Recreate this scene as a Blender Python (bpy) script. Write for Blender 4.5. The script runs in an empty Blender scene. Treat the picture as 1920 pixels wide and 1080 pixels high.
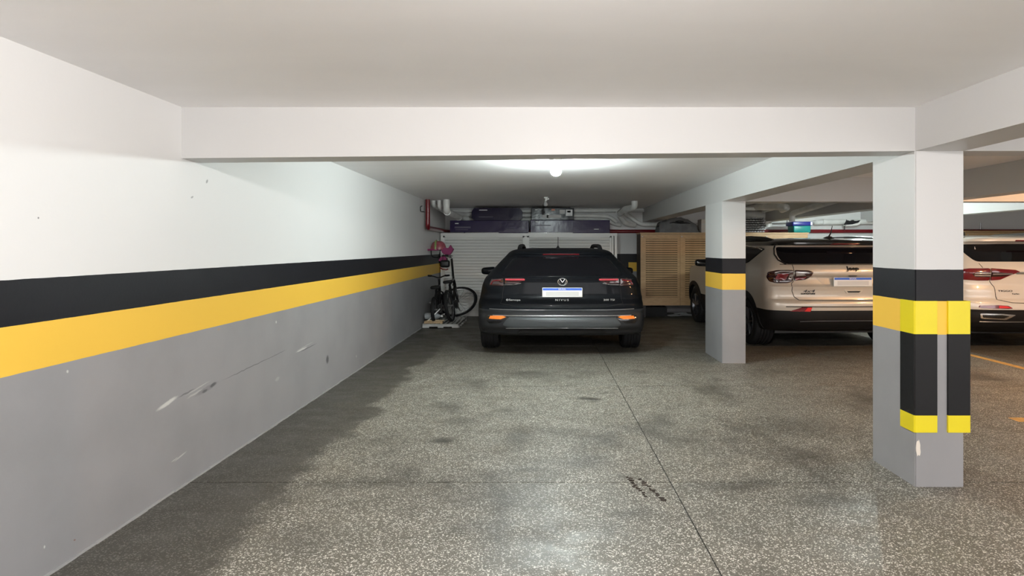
import bpy, bmesh, math, random
import numpy as np
from mathutils import Vector, Matrix
random.seed(7)
PI = math.pi
S = bpy.context.scene
COL = S.collection

# ------------------------------------------------------------------ camera
# metres; the camera stands at X=0, Y=0 and looks along +Y. Side-to-side sizes follow the
# photograph, which shows everything a third wider than it is tall.
CAM_H = 1.47
FPX = 1082.0
cd = bpy.data.cameras.new('camera')
cam = bpy.data.objects.new('camera', cd); COL.objects.link(cam)
cam.location = (0, 0, CAM_H); cam.rotation_euler = (PI / 2, 0, 0)
cd.sensor_width = 36.0; cd.lens = FPX / 1920 * 36.0
cd.shift_x = (960 - 1017) / 1920; cd.shift_y = -(540 - 465) / 1920
cd.clip_start = 0.05; cd.clip_end = 100
S.camera = cam

# ------------------------------------------------------------------ world, exposure
w = bpy.data.worlds.new('world'); S.world = w; w.use_nodes = True
w.node_tree.nodes['Background'].inputs[0].default_value = (1.0, 0.97, 0.955, 1)
w.node_tree.nodes['Background'].inputs[1].default_value = 1.9
S.view_settings.view_transform = 'Standard'; S.view_settings.look = 'None'
S.view_settings.gamma = 1.0; S.view_settings.use_curve_mapping = False
S.view_settings.exposure = 1.0
S.cycles.use_denoising = True
S.cycles.max_bounces = 8; S.cycles.diffuse_bounces = 5; S.cycles.glossy_bounces = 3
S.cycles.use_light_tree = False; S.cycles.use_adaptive_sampling = True; S.cycles.adaptive_threshold = 0.03
S.cycles.sample_clamp_indirect = 6.0
# lamps the garage has (bare bulbs in holders): x, y, colour, radiant strength, what it hangs by
LAMPS = [
    (0.14, 0.75, (1.0, 0.96, 0.94), 950),
    (0.14, 5.95, (0.88, 1.0, 0.985), 680),
    (6.60, 5.20, (1.0, 0.55, 0.25), 800),
    (5.75, 10.4, (0.86, 1.0, 0.985), 540),
    (3.75, -0.6, (1.0, 0.93, 0.88), 90),
]

# ------------------------------------------------------------------ helpers
def lin(r, g, b):
    f = lambda c: (c / 255 / 12.92) if c / 255 <= 0.04045 else ((c / 255 + 0.055) / 1.055) ** 2.4
    return (f(r), f(g), f(b), 1.0)

class NT:
    """small node-tree writer"""
    def __init__(s, name):
        s.m = bpy.data.materials.new(name); s.m.use_nodes = True
        s.t = s.m.node_tree; s.b = s.t.nodes['Principled BSDF']
    def n(s, typ, props=None, **ins):
        nd = s.t.nodes.new('ShaderNode' + typ)
        for k, v in (props or {}).items(): setattr(nd, k, v)
        for k, v in ins.items():
            key = int(k[1:]) if k[0] == 'i' and k[1:].isdigit() else k.replace('_', ' ')
            s.set(nd.inputs[key], v)
        return nd
    def set(s, sock, v):
        if isinstance(v, bpy.types.NodeSocket): s.t.links.new(v, sock)
        elif isinstance(v, bpy.types.Node): s.t.links.new(v.outputs[0], sock)
        else: sock.default_value = v
    def math(s, op, a, b=0.0, c=0.0, clamp=False):
        return s.n('Math', {'operation': op, 'use_clamp': clamp}, i0=a, i1=b, i2=c).outputs[0]
    def mix(s, fac, a, b, mode='MIX'):
        nd = s.n('Mix', {'data_type': 'RGBA', 'blend_type': mode})
        s.set(nd.inputs[0], fac); s.set(nd.inputs[6], a); s.set(nd.inputs[7], b)
        return nd.outputs[2]
    def ramp(s, v, lo, hi, a=0.0, b=1.0):
        nd = s.n('MapRange', {'interpolation_type': 'SMOOTHSTEP'}, i0=v, i1=lo, i2=hi, i3=a, i4=b)
        return nd.outputs[0]
    def noise(s, vec, scale, detail=3.0, rough=0.5, dist=0.0):
        nd = s.n('TexNoise', None, Scale=scale, Detail=detail, Roughness=rough, Distortion=dist)
        if vec is not None: s.set(nd.inputs['Vector'], vec)
        return nd.outputs['Fac']
    def pos(s):
        return s.n('NewGeometry').outputs['Position']
    def ellipse(s, vec, loc, size, rot=(0, 0, 0), soft=0.45):
        mp = s.n('Mapping', {'vector_type': 'TEXTURE'}, Vector=vec, Location=loc, Rotation=rot, Scale=size)
        ln = s.n('VectorMath', {'operation': 'LENGTH'}, i0=mp.outputs[0]).outputs['Value']
        return s.ramp(ln, 1.0, soft)
    def bump(s, h, strength=0.3, dist=0.01):
        nd = s.n('Bump', None, Strength=strength, Distance=dist, Height=h)
        s.set(s.b.inputs['Normal'], nd.outputs[0])

def mat(name, col, rough=0.5, metal=0.0, coat=0.0, spec=None, bump=None, vary=0.0, vscale=8.0, alpha=None, trans=0.0, emit=None):
    t = NT(name); b = t.b
    b.inputs['Base Color'].default_value = col
    b.inputs['Roughness'].default_value = rough
    b.inputs['Metallic'].default_value = metal
    b.inputs['Coat Weight'].default_value = coat
    b.inputs['Coat Roughness'].default_value = 0.06
    if spec is not None: b.inputs['Specular IOR Level'].default_value = spec
    if trans: b.inputs['Transmission Weight'].default_value = trans
    if emit:
        b.inputs['Emission Color'].default_value = emit[0]; b.inputs['Emission Strength'].default_value = emit[1]
    tc = t.n('TexCoord').outputs['Object']
    if vary:
        f = t.noise(tc, vscale, 4)
        c2 = tuple(max(0, c * (1 - vary)) for c in col[:3]) + (1,)
        t.set(b.inputs['Base Color'], t.mix(t.ramp(f, 0.35, 0.65), col, c2))
    if bump: t.bump(t.noise(tc, bump[0], 4), bump[1], 0.01)
    return t.m

def link(name, me, m=None, parent=None, loc=None, smooth=None):
    me.name = name
    o = bpy.data.objects.new(name, me); COL.objects.link(o)
    if m is not None and not me.materials:
        me.materials.append(m)
    if parent is not None: o.parent = parent
    if loc is not None: o.location = loc
    if smooth is not None:
        me.shade_smooth()
        me.set_sharp_from_angle(angle=math.radians(smooth))
    return o

def tag(o, label=None, cat=None, group=None, kind=None):
    if label: o['label'] = label
    if cat: o['category'] = cat
    if group: o['group'] = group
    if kind: o['kind'] = kind
    return o

def thing(name, label, cat, loc=(0, 0, 0), rz=0.0, group=None):
    o = bpy.data.objects.new(name, None); COL.objects.link(o)
    o.location = loc; o.rotation_euler = (0, 0, rz); o.empty_display_size = 0.1
    return tag(o, label, cat, group)

class MB:
    """mesh builder: shapes are added in plain coordinates, build() links ONE mesh object"""
    def __init__(s): s.v = []; s.f = []
    def add(s, vs, fs):
        o = len(s.v); s.v += [tuple(p) for p in vs]; s.f += [tuple(i + o for i in f) for f in fs]; return s
    def box(s, x0, x1, y0, y1, z0, z1):
        return s.add([(x0, y0, z0), (x1, y0, z0), (x1, y1, z0), (x0, y1, z0), (x0, y0, z1), (x1, y0, z1), (x1, y1, z1), (x0, y1, z1)],
                     [(0, 3, 2, 1), (4, 5, 6, 7), (0, 1, 5, 4), (1, 2, 6, 5), (2, 3, 7, 6), (3, 0, 4, 7)])
    def rbox(s, x0, x1, y0, y1, z0, z1, r, seg=3):
        bm = bmesh.new(); bmesh.ops.create_cube(bm, size=1.0)
        for v in bm.verts: v.co = ((x0 + x1) / 2 + v.co.x * (x1 - x0), (y0 + y1) / 2 + v.co.y * (y1 - y0), (z0 + z1) / 2 + v.co.z * (z1 - z0))
        bmesh.ops.bevel(bm, geom=bm.edges[:], offset=r, segments=seg, affect='EDGES', profile=0.5)
        bm.verts.index_update()
        s.add([v.co[:] for v in bm.verts], [[v.index for v in f.verts] for f in bm.faces]); bm.free(); return s
    def prism(s, poly, y0, y1):          # polygon in (x, z) pushed along y
        n = len(poly)
        vs = [(x, y0, z) for x, z in poly] + [(x, y1, z) for x, z in poly]
        fs = [tuple(range(n)), tuple(range(2 * n - 1, n - 1, -1))] + [(i, i + n, (i + 1) % n + n, (i + 1) % n) for i in range(n)]
        return s.add(vs, fs)
    def tube(s, path, r, seg=10, cap=True, sx=1.0):
        P = [Vector(p) for p in path]; n = len(P)
        rr = r if isinstance(r, (list, tuple)) else [r] * n
        T = []
        for i in range(n):
            a = (P[i] - P[i - 1]).normalized() if i else None
            b = (P[i + 1] - P[i]).normalized() if i < n - 1 else None
            t = a if b is None else b if a is None else (a + b)
            T.append(t.normalized() if t.length > 1e-6 else (a or b))
        up = Vector((0, 0, 1)) if abs(T[0].z) < 0.9 else Vector((0, 1, 0))
        u = (up - T[0] * up.dot(T[0])).normalized()
        vs = []; fs = []
        for i in range(n):
            u = (u - T[i] * u.dot(T[i])); u = u.normalized() if u.length > 1e-6 else T[i].orthogonal().normalized()
            v = T[i].cross(u)
            for k in range(seg):
                a = 2 * PI * k / seg
                p = P[i] + (u * math.cos(a) + v * math.sin(a)) * rr[i]
                vs.append((P[i].x + (p.x - P[i].x) * sx, p.y, p.z))
        for i in range(n - 1):
            for k in range(seg):
                k2 = (k + 1) % seg
                fs.append((i * seg + k, i * seg + k2, (i + 1) * seg + k2, (i + 1) * seg + k))
        if cap:
            fs.append(tuple(range(seg - 1, -1, -1))); fs.append(tuple((n - 1) * seg + k for k in range(seg)))
        return s.add(vs, fs)
    def lathe(s, prof, axis='z', c=(0, 0, 0), seg=24, closed=False):   # prof: (radius, along)
        vs = []; fs = []; m = len(prof)
        for k in range(seg):
            a = 2 * PI * k / seg; ca, sa = math.cos(a), math.sin(a)
            for r, h in prof:
                p = (r * ca, r * sa, h) if axis == 'z' else (h, r * ca, r * sa) if axis == 'x' else (r * ca, h, r * sa)
                vs.append((p[0] + c[0], p[1] + c[1], p[2] + c[2]))
        for k in range(seg):
            k2 = (k + 1) % seg
            for j in range(m if closed else m - 1):
                j2 = (j + 1) % m
                fs.append((k * m + j, k2 * m + j, k2 * m + j2, k * m + j2))
        return s.add(vs, fs)
    def xf(s, fn): s.v = [tuple(fn(Vector(p))) for p in s.v]; return s
    def mesh(s):
        me = bpy.data.meshes.new('m'); me.from_pydata(s.v, [], s.f)
        bm = bmesh.new(); bm.from_mesh(me)
        bmesh.ops.remove_doubles(bm, verts=bm.verts, dist=1e-6)
        bmesh.ops.recalc_face_normals(bm, faces=bm.faces); bm.to_mesh(me); bm.free()
        return me
    def build(s, name, m, parent=None, loc=None, smooth=None):
        return link(name, s.mesh(), m, parent, loc, smooth)

def bez(path, step=5, r=0.12):
    """round the corners of a polyline"""
    P = [Vector(p) for p in path]; out = [P[0]]
    for i in range(1, len(P) - 1):
        a = P[i] + (P[i - 1] - P[i]).normalized() * min(r, (P[i - 1] - P[i]).length * 0.48)
        b = P[i] + (P[i + 1] - P[i]).normalized() * min(r, (P[i + 1] - P[i]).length * 0.48)
        for k in range(step + 1):
            t = k / step
            out.append(a * (1 - t) ** 2 + P[i] * 2 * t * (1 - t) + b * t * t)
    out.append(P[-1]); return out

def text_mesh(s, size, extrude=0.0015, sx=1.0, shear=0.0, off=0.0, space=1.0):
    """flat lettering in the XZ plane, centred, as (verts, faces)"""
    cu = bpy.data.curves.new('t', 'FONT'); cu.body = s; cu.size = size; cu.extrude = extrude; cu.shear = shear; cu.offset = off
    cu.align_x = 'CENTER'; cu.align_y = 'CENTER'; cu.resolution_u = 3; cu.space_character = space
    o = bpy.data.objects.new('t', cu); COL.objects.link(o)
    dg = bpy.context.evaluated_depsgraph_get()
    me = bpy.data.meshes.new_from_object(o.evaluated_get(dg))
    vs = [(v.co.x * sx, v.co.z, v.co.y) for v in me.vertices]; fs = [tuple(p.vertices) for p in me.polygons]
    bpy.data.objects.remove(o); bpy.data.curves.remove(cu); bpy.data.meshes.remove(me)
    return vs, fs
def PX(x, d): return (x - 1017) * d / FPX          # survey of the photograph: metres right of the camera at distance d
def PZ(y, d): return CAM_H - (y - 465) * d / FPX   # ... and height above the floor

# ------------------------------------------------------------------ materials
Z_BLACK, Z_YEL, Z_GREY = 1.337, 1.143, 0.937
def painted(name, scuffs=None, yel_from=None, base=(0.78, 0.778, 0.772, 1)):
    t = NT(name); p = t.pos()
    sx = t.n('SeparateXYZ', None, Vector=p)
    z = t.math('ADD', sx.outputs[2], t.math('MULTIPLY', t.math('SUBTRACT', t.noise(p, 9, 3), 0.5), 0.004))
    c = t.mix(t.math('LESS_THAN', z, Z_BLACK), base, (0.009, 0.009, 0.012, 1))
    fy = t.math('LESS_THAN', z, Z_YEL)
    if yel_from is not None: fy = t.math('MULTIPLY', fy, t.math('GREATER_THAN', sx.outputs[0], yel_from))
    c = t.mix(fy, c, (0.90, 0.56, 0.075, 1))
    fg = t.math('LESS_THAN', z, Z_GREY)
    grey = t.mix(t.ramp(t.noise(p, 2.2, 5), 0.3, 0.75), (0.32, 0.317, 0.325, 1), (0.285, 0.283, 0.29, 1))
    c = t.mix(fg, c, grey)
    if scuffs:
        q = t.n('VectorMath', {'operation': 'ADD'}, i0=p).outputs[0]
        nz = t.n('TexNoise', None, Vector=p, Scale=14.0, Detail=3.0)
        d = t.n('VectorMath', {'operation': 'SCALE'}, i0=nz.outputs['Color'], Scale=0.016).outputs[0]
        t.set(q.node.inputs[1], d)
        for (y, zz, a, b, ang, col, k) in scuffs:
            e = t.ellipse(q, (0, y + 0.008, zz + 0.008), (100, a, b), (math.radians(ang), 0, 0))
            c = t.mix(t.math('MULTIPLY', e, k), c, col)
    t.set(t.b.inputs['Base Color'], c); t.b.inputs['Roughness'].default_value = 0.5; t.b.inputs['Specular IOR Level'].default_value = 0.3
    t.bump(t.noise(p, 60, 4), 0.10, 0.004)
    return t.m

def SW(x, y):                       # a mark seen on the left wall -> (Y, Z) on that wall
    k = 2.22 / (1017 - x); return FPX * k, CAM_H - (y - 465) * k
WHT = (0.62, 0.62, 0.60, 1); DRK = (0.05, 0.05, 0.055, 1)
sc = []
for (x, y, a, b, ang, col, k) in [
        (314, 756, .115, .017, 9, WHT, 1.0), (350, 737, .10, .007, 6, DRK, .5), (388, 729, .16, .022, 6, DRK, .28), (400, 721, .05, .016, 8, DRK, .7), (384, 733, .04, .012, 5, DRK, .6),
        (366, 738, .10, .008, 6, WHT, .45), (372, 727, .16, .005, 7, WHT, .5), (470, 688, .46, .005, 2.2, DRK, .55), (520, 664, .2, .004, 2, DRK, .5), (566, 655, .15, .010, 1.5, WHT, .95), (578, 652, .24, .006, 2, DRK, .6),
        (572, 649, .24, .004, 3, WHT, .5), (614, 674, .045, .055, 0, DRK, .8), (338, 856, .075, .006, 8, WHT, .6), (327, 862, .04, .004, 8, WHT, .6), (127, 697, .008, .010, 0, WHT, .9),
        (518, 604, .016, .014, 0, WHT, .8), (83, 1026, .006, .009, 0, WHT, .9), (410, 617, .02, .012, 0, (.5, .3, .1, 1), .4), (520, 711, .05, .02, 5, WHT, .25),
        (140, 1012, .008, .005, 0, (.2, .08, .04, 1), .7), (388, 340, .022, .012, 50, DRK, .55), (360, 370, .018, .008, 20, DRK, .5), (72, 409, .006, .006, 0, DRK, .7), (668, 668, .02, .02, 0, WHT, .5)]:
    Y, Z = SW(x, y); sc.append((Y, Z, a, b, ang, col, k))
M = {}
M['wall_left'] = painted('painted_wall_scuffed', sc)
M['wall'] = painted('painted_wall')
M['wall_back'] = painted('painted_wall_back', yel_from=1.97)
M['pillar'] = painted('painted_pillar', base=(0.64, 0.637, 0.632, 1))

def ceil_mat():
    t = NT('ceiling_plaster'); p = t.pos()
    f = t.noise(t.n('Mapping', None, Vector=p, Scale=(0.6, 2.2, 1)).outputs[0], 2.0, 5)
    c = t.mix(t.ramp(f, 0.3, 0.7), (0.94, 0.925, 0.925, 1), (0.92, 0.905, 0.905, 1))
    t.set(t.b.inputs['Base Color'], c); t.b.inputs['Roughness'].default_value = 0.55
    t.bump(t.noise(p, 25, 4), 0.08, 0.004); return t.m
M['ceiling'] = ceil_mat()
M['beam'] = mat('beam_plaster', (0.575, 0.57, 0.563, 1), 0.5, bump=(18, 0.08))

def floor_mat():
    t = NT('terrazzo_floor'); p = t.pos()
    sx = t.n('SeparateXYZ', None, Vector=p)
    # stone chips
    v1 = t.n('TexVoronoi', None, Vector=t.n('Mapping', None, Vector=p, Scale=(0.8, 1, 1)).outputs[0], Scale=150.0, Randomness=1.0)
    pick = t.n('SeparateColor', None, Color=v1.outputs['Color'])
    size = t.ramp(pick.outputs[1], 0.0, 1.0, 0.22, 0.60)
    chip = t.math('MULTIPLY', t.math('LESS_THAN', v1.outputs['Distance'], size), t.math('GREATER_THAN', pick.outputs[0], 0.46))
    v2 = t.n('TexVoronoi', None, Vector=p, Scale=290.0, Randomness=1.0)
    pick2 = t.n('SeparateColor', None, Color=v2.outputs['Color'])
    chip2 = t.math('MULTIPLY', t.math('LESS_THAN', v2.outputs['Distance'], 0.45), t.math('GREATER_THAN', pick2.outputs[0], 0.62))
    chipc = t.mix(pick.outputs[2], (0.62, 0.59, 0.52, 1), (0.85, 0.83, 0.76, 1))
    base = t.mix(t.noise(p, 5, 4), (0.092, 0.084, 0.064, 1), (0.155, 0.143, 0.115, 1))
    c = t.mix(t.math('MULTIPLY', chip2, 0.6), base, (0.46, 0.43, 0.37, 1))
    c = t.mix(t.math('MULTIPLY', chip, 0.95), c, chipc)
    # grime: the strip along the left wall nobody drives on, and blotches of oil and tyre dirt; plus a darker tone towards the back
    wob = t.math('MULTIPLY', t.math('SUBTRACT', t.noise(p, 1.6, 5, .6), 0.5), 0.75)
    edge = t.math('ADD', sx.outputs[0], wob)
    strip = t.ramp(edge, -1.46, -1.60)
    blot = t.ramp(t.noise(t.n('Mapping', None, Vector=p, Scale=(1.0, 0.8, 1), Location=(3.1, 1.2, 0)).outputs[0], 1.15, 5, 0.6), 0.50, 0.72)
    fine = t.ramp(t.noise(t.n('Mapping', None, Vector=p, Scale=(1.0, 2.2, 1), Location=(0.4, 7.7, 0)).outputs[0], 4.0, 5, 0.62), 0.56, 0.75)
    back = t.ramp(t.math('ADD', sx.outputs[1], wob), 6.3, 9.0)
    q = t.n('VectorMath', {'operation': 'ADD'}, i0=p).outputs[0]
    nz = t.n('TexNoise', None, Vector=p, Scale=5.0, Detail=4.0)
    t.set(q.node.inputs[1], t.n('VectorMath', {'operation': 'SCALE'}, i0=nz.outputs['Color'], Scale=0.16).outputs[0])
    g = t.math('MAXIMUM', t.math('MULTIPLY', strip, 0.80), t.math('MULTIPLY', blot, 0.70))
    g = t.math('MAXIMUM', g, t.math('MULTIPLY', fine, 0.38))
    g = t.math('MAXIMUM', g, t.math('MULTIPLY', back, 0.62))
    def FL(x, y): d = FPX * CAM_H / (y - 465); return ((x - 1017) * d / FPX + 0.08, d + 0.08, 0.08)
    for (x, y, a, b, rot, k) in [(830, 826, .16, .10, 15, .7), (975, 820, .20, .35, 0, .4), (1105, 748, .16, .10, -20, .75), (1142, 824, .12, .05, 10, .6), (1240, 790, .22, .30, 0, .4),
                                 (1100, 865, .30, .25, 0, .35), (700, 905, .9, .14, 0, .35), (990, 700, .5, .3, 0, .45), (1390, 910, .5, .12, 5, .45), (870, 790, .35, .2, 0, .3),
                                 (990, 880, .22, .10, 0, .45), (1180, 960, .25, .12, 0, .35), (560, 1010, .35, .25, 0, .3), (1480, 800, .7, .5, 0, .3), (1560, 940, .35, .15, 0, .4)]:
        e = t.ellipse(q, FL(x, y), (a, b, 10), (0, 0, math.radians(rot)), soft=0.1)
        g = t.math('MAXIMUM', g, t.math('MULTIPLY', e, min(.9, k * 1.35)))
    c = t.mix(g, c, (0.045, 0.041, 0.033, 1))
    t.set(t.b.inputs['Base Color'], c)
    sm = t.noise(t.n('Mapping', None, Vector=p, Scale=(1.0, 1.6, 1)).outputs[0], 2.6, 5, 0.6)
    t.set(t.b.inputs['Roughness'], t.ramp(sm, 0.3, 0.7, 0.37, 0.60))
    t.b.inputs['Specular IOR Level'].default_value = 0.62
    t.bump(t.noise(p, 30, 5), 0.05, 0.004)
    return t.m
M['floor'] = floor_mat()
M['joint'] = mat('joint_filler', (0.006, 0.006, 0.006, 1), 0.8)
M['pvc'] = mat('white_pvc', (0.80, 0.80, 0.78, 1), 0.38, vary=0.12, vscale=5)
M['pvcgrey'] = mat('grey_pvc_sleeve', (0.06, 0.055, 0.058, 1), 0.5)
M['seal'] = mat('white_seal', (0.85, 0.85, 0.84, 1), 0.4)
M['redpipe'] = mat('red_pipe_paint', (0.17, 0.005, 0.010, 1), 0.28, coat=0.3)
M['black'] = mat('black_plastic', (0.012, 0.012, 0.013, 1), 0.45)
M['rubber'] = mat('black_rubber', (0.014, 0.014, 0.015, 1), 0.62, spec=.25, bump=(60, 0.1))
M['chrome'] = mat('chrome', (0.8, 0.8, 0.8, 1), 0.16, metal=1.0)
M['steel'] = mat('steel', (0.45, 0.45, 0.46, 1), 0.3, metal=1.0)
M['white'] = mat('white_plastic', (0.78, 0.78, 0.76, 1), 0.4)

# ------------------------------------------------------------------ the room
XW, YB, YF, XR = -2.22, 13.2, -4.0, 11.5
Z1, Z2 = 2.337, 2.376          # slab soffit in front of and behind the cross beam
Y1, Y1B = 3.55, 3.745          # cross beam
PXA, PXB = 2.293, 2.594        # pillar line / long beam
def st(o, label, cat): return tag(o, label, cat, kind='structure')
st(MB().box(XW - 0.2, XW, YF, YB + 0.2, -0.1, 2.7).build('wall_left', M['wall_left']), 'long white left wall with black and yellow stripes above a scuffed grey dado', 'wall')
st(MB().box(XW, XR, YB, YB + 0.2, -0.1, 2.7).build('wall_back', M['wall_back']), 'white back wall with painted stripes behind the cabinets', 'wall')
st(MB().box(XR, XR + 0.2, YF, YB + 0.2, -0.1, 2.7).build('wall_right', M['wall']), 'far right white garage wall with painted stripes', 'wall')
ce = MB().box(XW, XR, YF, Y1 + 0.1, Z1, 2.7)
ce.box(XW, XR, Y1 + 0.1, YB, Z2, 2.7)
st(ce.build('ceiling', M['ceiling']), 'smooth off-white plaster ceiling over the parking bays', 'ceiling')
# cross beam whose underside climbs a little from the wall to the pillar
b = MB().add([(XW, Y1, 2.022), (PXA, Y1, 2.067), (PXA, Y1, Z1 + .05), (XW, Y1, Z1 + .05), (XW, Y1B, 2.022), (PXA, Y1B, 2.067), (PXA, Y1B, Z2 + .05), (XW, Y1B, Z2 + .05)],
             [(0, 1, 2, 3), (7, 6, 5, 4), (0, 4, 5, 1), (3, 2, 6, 7), (0, 3, 7, 4), (1, 5, 6, 2)])
st(b.build('ceiling_beam', M['beam']), 'wide white cross beam spanning from the left wall to the near pillar', 'beam')
st(MB().box(PXA, PXB, YF, YB, 2.067, Z2 + .05).build('ceiling_beam', M['beam']), 'long white beam running front to back over both striped pillars', 'beam')
st(MB().box(PXB, XR, Y1, Y1B, 2.067, Z2 + .05).build('ceiling_beam', M['beam']), 'white cross beam running right from the near pillar', 'beam')
st(MB().box(PXB, XR, 7.40, 7.62, 2.067, Z2 + .05).build('ceiling_beam', M['beam']), 'cross beam above the beige car, orange lit at its right end', 'beam')
for x0, lab in ((4.9, 'long beam crossing above the beige car behind the near pillar'), (7.28, 'long beam above the white car at the right edge')):
    st(MB().box(x0, x0 + 0.25, Y1B, 7.40, 2.055, Z2 + .05).box(x0, x0 + 0.25, 7.62, YB, 2.055, Z2 + .05).build('ceiling_beam', M['beam']), lab, 'beam')
# pillars
def pillar(y0, y1, lab):
    bm = bmesh.new(); bmesh.ops.create_cube(bm, size=1)
    for v in bm.verts: v.co = ((PXA + PXB) / 2 + v.co.x * (PXB - PXA), (y0 + y1) / 2 + v.co.y * (y1 - y0), 1.033 + v.co.z * 2.068)
    bmesh.ops.bevel(bm, geom=[e for e in bm.edges if abs(e.verts[0].co.z - e.verts[1].co.z) > 1], offset=0.006, segments=2, affect='EDGES')
    me = bpy.data.meshes.new('p'); bm.to_mesh(me); bm.free()
    return st(link('pillar', me, M['pillar'], smooth=40), lab, 'pillar')
pil = pillar(3.55, 4.01, 'near white and grey pillar with rubber corner guards beside the bay')
pillar(7.36, 8.12, 'far striped pillar between the black car and the beige car')
# chipped paint on the near pillar: bare plaster showing
def flake(cx, cz, rx, rz, seed):
    r = random.Random(seed); n = 16
    return [(cx + rx * math.cos(2 * PI * i / n) * r.uniform(.6, 1.1), cz + rz * math.sin(2 * PI * i / n) * r.uniform(.7, 1.1)) for i in range(n)]
M['bare'] = mat('bare_plaster', (0.74, 0.68, 0.60, 1), 0.8, bump=(40, .3))
MB().prism(flake(2.312, 0.238, .016, .056, 3), 3.5485, 3.552).build('paint_chip', M['bare'], pil)
MB().prism(flake(2.300, 0.90, .006, .014, 5), 3.5485, 3.552).build('paint_chip', M['bare'], pil)
# floor: slabs with open joints over a dark bed
fl = st(MB().box(XW, XR, YF, YB, -0.1, -0.006).build('floor', M['joint']), 'polished grey-brown terrazzo garage floor with dark joints', 'floor')
xs = [XW, 0.804, 3.87, 6.94, 10.0, XR]; ys = [YF, -1.42, 1.10, 3.62, 6.14, 8.66, 11.18, YB]
for i in range(5):
    for j in range(7):
        gx0 = 0.0035 if i else 0; gx1 = 0.0035 if i < 4 else 0; gy0 = 0.0045 if j else 0; gy1 = 0.0045 if j < 6 else 0
        MB().box(xs[i] + gx0, xs[i + 1] - gx1, ys[j] + gy0, ys[j + 1] - gy1, -0.006, 0.0).build('floor_slab', M['floor'], fl)
# caulk line along the foot of the left wall
bb = MB()
for i in range(100):
    y = 0.3 + i * 0.122; h = random.uniform(.006, .014)
    bb.box(XW, XW + random.uniform(.006, .014), y, y + 0.122, 0, h)
st(bb.build('baseboard_left', mat('caulk', (0.36, 0.36, 0.36, 1), .7)), 'thin pale caulk line where the left wall meets the floor', 'caulk')
# floor markings
M['linepaint'] = mat('yellow_line_paint', (0.80, 0.46, 0.12, 1), 0.5, vary=.25, vscale=14)
tag(MB().box(5.83, 5.93, 4.3, 12.0, 0, 0.0015).build('parking_line', M['linepaint']), 'long orange-yellow bay line painted on the floor near the white car', 'floor line')
tag(MB().prism([(4.03, 0), (4.06, 0.0015), (6.2, 0.0015), (6.2, 0)], 4.88, 5.0).build('parking_line', M['linepaint']), 'short cream-yellow painted bar on the floor right of the near pillar', 'floor line')
# lamps
M['bulbglass'] = None
def ceiling_lamp(x, y, zc, col, power, lab, lit=True):
    r = thing('ceiling_lamp', lab, 'lamp', (x, y, zc), group='bare bulbs on the ceiling')
    MB().lathe([(0.0, 0.0), (.075, 0), (.075, -.008), (.045, -.022), (0, -.022)], seg=24).build('ceiling_plate', M['white'], r, smooth=40)
    MB().lathe([(.026, -.02), (.026, -.055), (.02, -.062), (.02, -.07), (0, -.07)], seg=18).build('socket', M['white'], r, smooth=40)
    prof = [(0, -.166), (.02, -.163), (.042, -.150), (.055, -.128), (.057, -.112), (.05, -.092), (.033, -.076), (.022, -.068), (.0, -.068)]
    if lit: bm_ = mat('lit_bulb', (1, 1, 1, 1), .5, emit=(tuple(col) + (1,), power))
    else: bm_ = mat('unlit_bulb', (.75, .75, .73, 1), .2)
    MB().lathe(prof, seg=20).build('bulb', bm_, r, smooth=60)
    return r
labs = ['bare lit bulb on the ceiling above the viewer in the empty bay', 'bare glowing bulb on the ceiling just behind the wide cross beam', 'bare warm orange bulb in the right-hand bay',
        'bare cool bulb at the back above the beige and white cars', 'bare bulb on the ceiling right of the long beam near the viewer']
for (x, y, c, p), lab in zip(LAMPS, labs):
    ceiling_lamp(x, y, Z1 if y < 3.6 else Z2, c, p, lab)
r = thing('ceiling_lamp', 'small unlit bulb in a tilted holder on the ceiling near the purple boxes', 'lamp', (PX(1024, 10.3), 10.3, Z2), group='bare bulbs on the ceiling')
MB().lathe([(0, 0), (.04, 0), (.04, -.02), (0, -.02)], seg=16).build('ceiling_plate', M['white'], r)
MB().tube([(0, 0, -.01), (.0, 0, -.045), (-.01, -.01, -.07)], .02, 10).tube([(0, 0, -.05), (.05, 0, -.03)], .012, 8).build('socket', M['white'], r, smooth=50)
MB().lathe([(0, -.166), (.025, -.158), (.037, -.135), (.034, -.11), (.02, -.085), (.016, -.066), (0, -.066)], seg=16, c=(-.01, -.01, 0)).build('bulb', mat('unlit_bulb', (.42, .42, .42, 1), .2), r, smooth=60)

# rubber corner guards on the near pillar
M['gyel'] = mat('guard_yellow', (0.80, 0.66, 0.010, 1), 0.4)
M['gblk'] = mat('guard_black', (0.010, 0.010, 0.011, 1), 0.45, spec=.25, bump=(30, .05))
def guard(cx, sgn, lab):
    # L section folded round the pillar edge at x=cx, front face y=3.55; legs 0.13 long, 12 mm thick
    g = thing('corner_guard', lab, 'corner guard', (cx, 3.55, 0.338), group='corner guards on the near pillar')
    th, L, Ls = 0.013, 0.128, 0.128
    lo = -sgn * L
    poly = [(lo, 0), (lo, -th), (sgn * th * .45, -th), (sgn * th, -th * .45), (sgn * th, Ls), (0, Ls), (0, 0)]
    for name, z0, z1, m in (('lower_band', 0, .105, M['gyel']), ('middle_band', .105, .604, M['gblk']), ('upper_band', .604, .807, M['gyel'])):
        n = len(poly)
        vs = [(x, y, z0) for x, y in poly] + [(x, y, z1) for x, y in poly]
        fs = [tuple(range(n)), tuple(range(2 * n - 1, n - 1, -1))] + [(i, i + n, (i + 1) % n + n, (i + 1) % n) for i in range(n)]
        MB().add(vs, fs).build(name, m, g)
    return g
guard(PXA, -1, 'yellow and black rubber guard on the left edge of the near pillar')
g2 = guard(PXB, 1, 'yellow and black rubber guard on the right edge of the near pillar')
g2.location.x += 0.022

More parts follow.
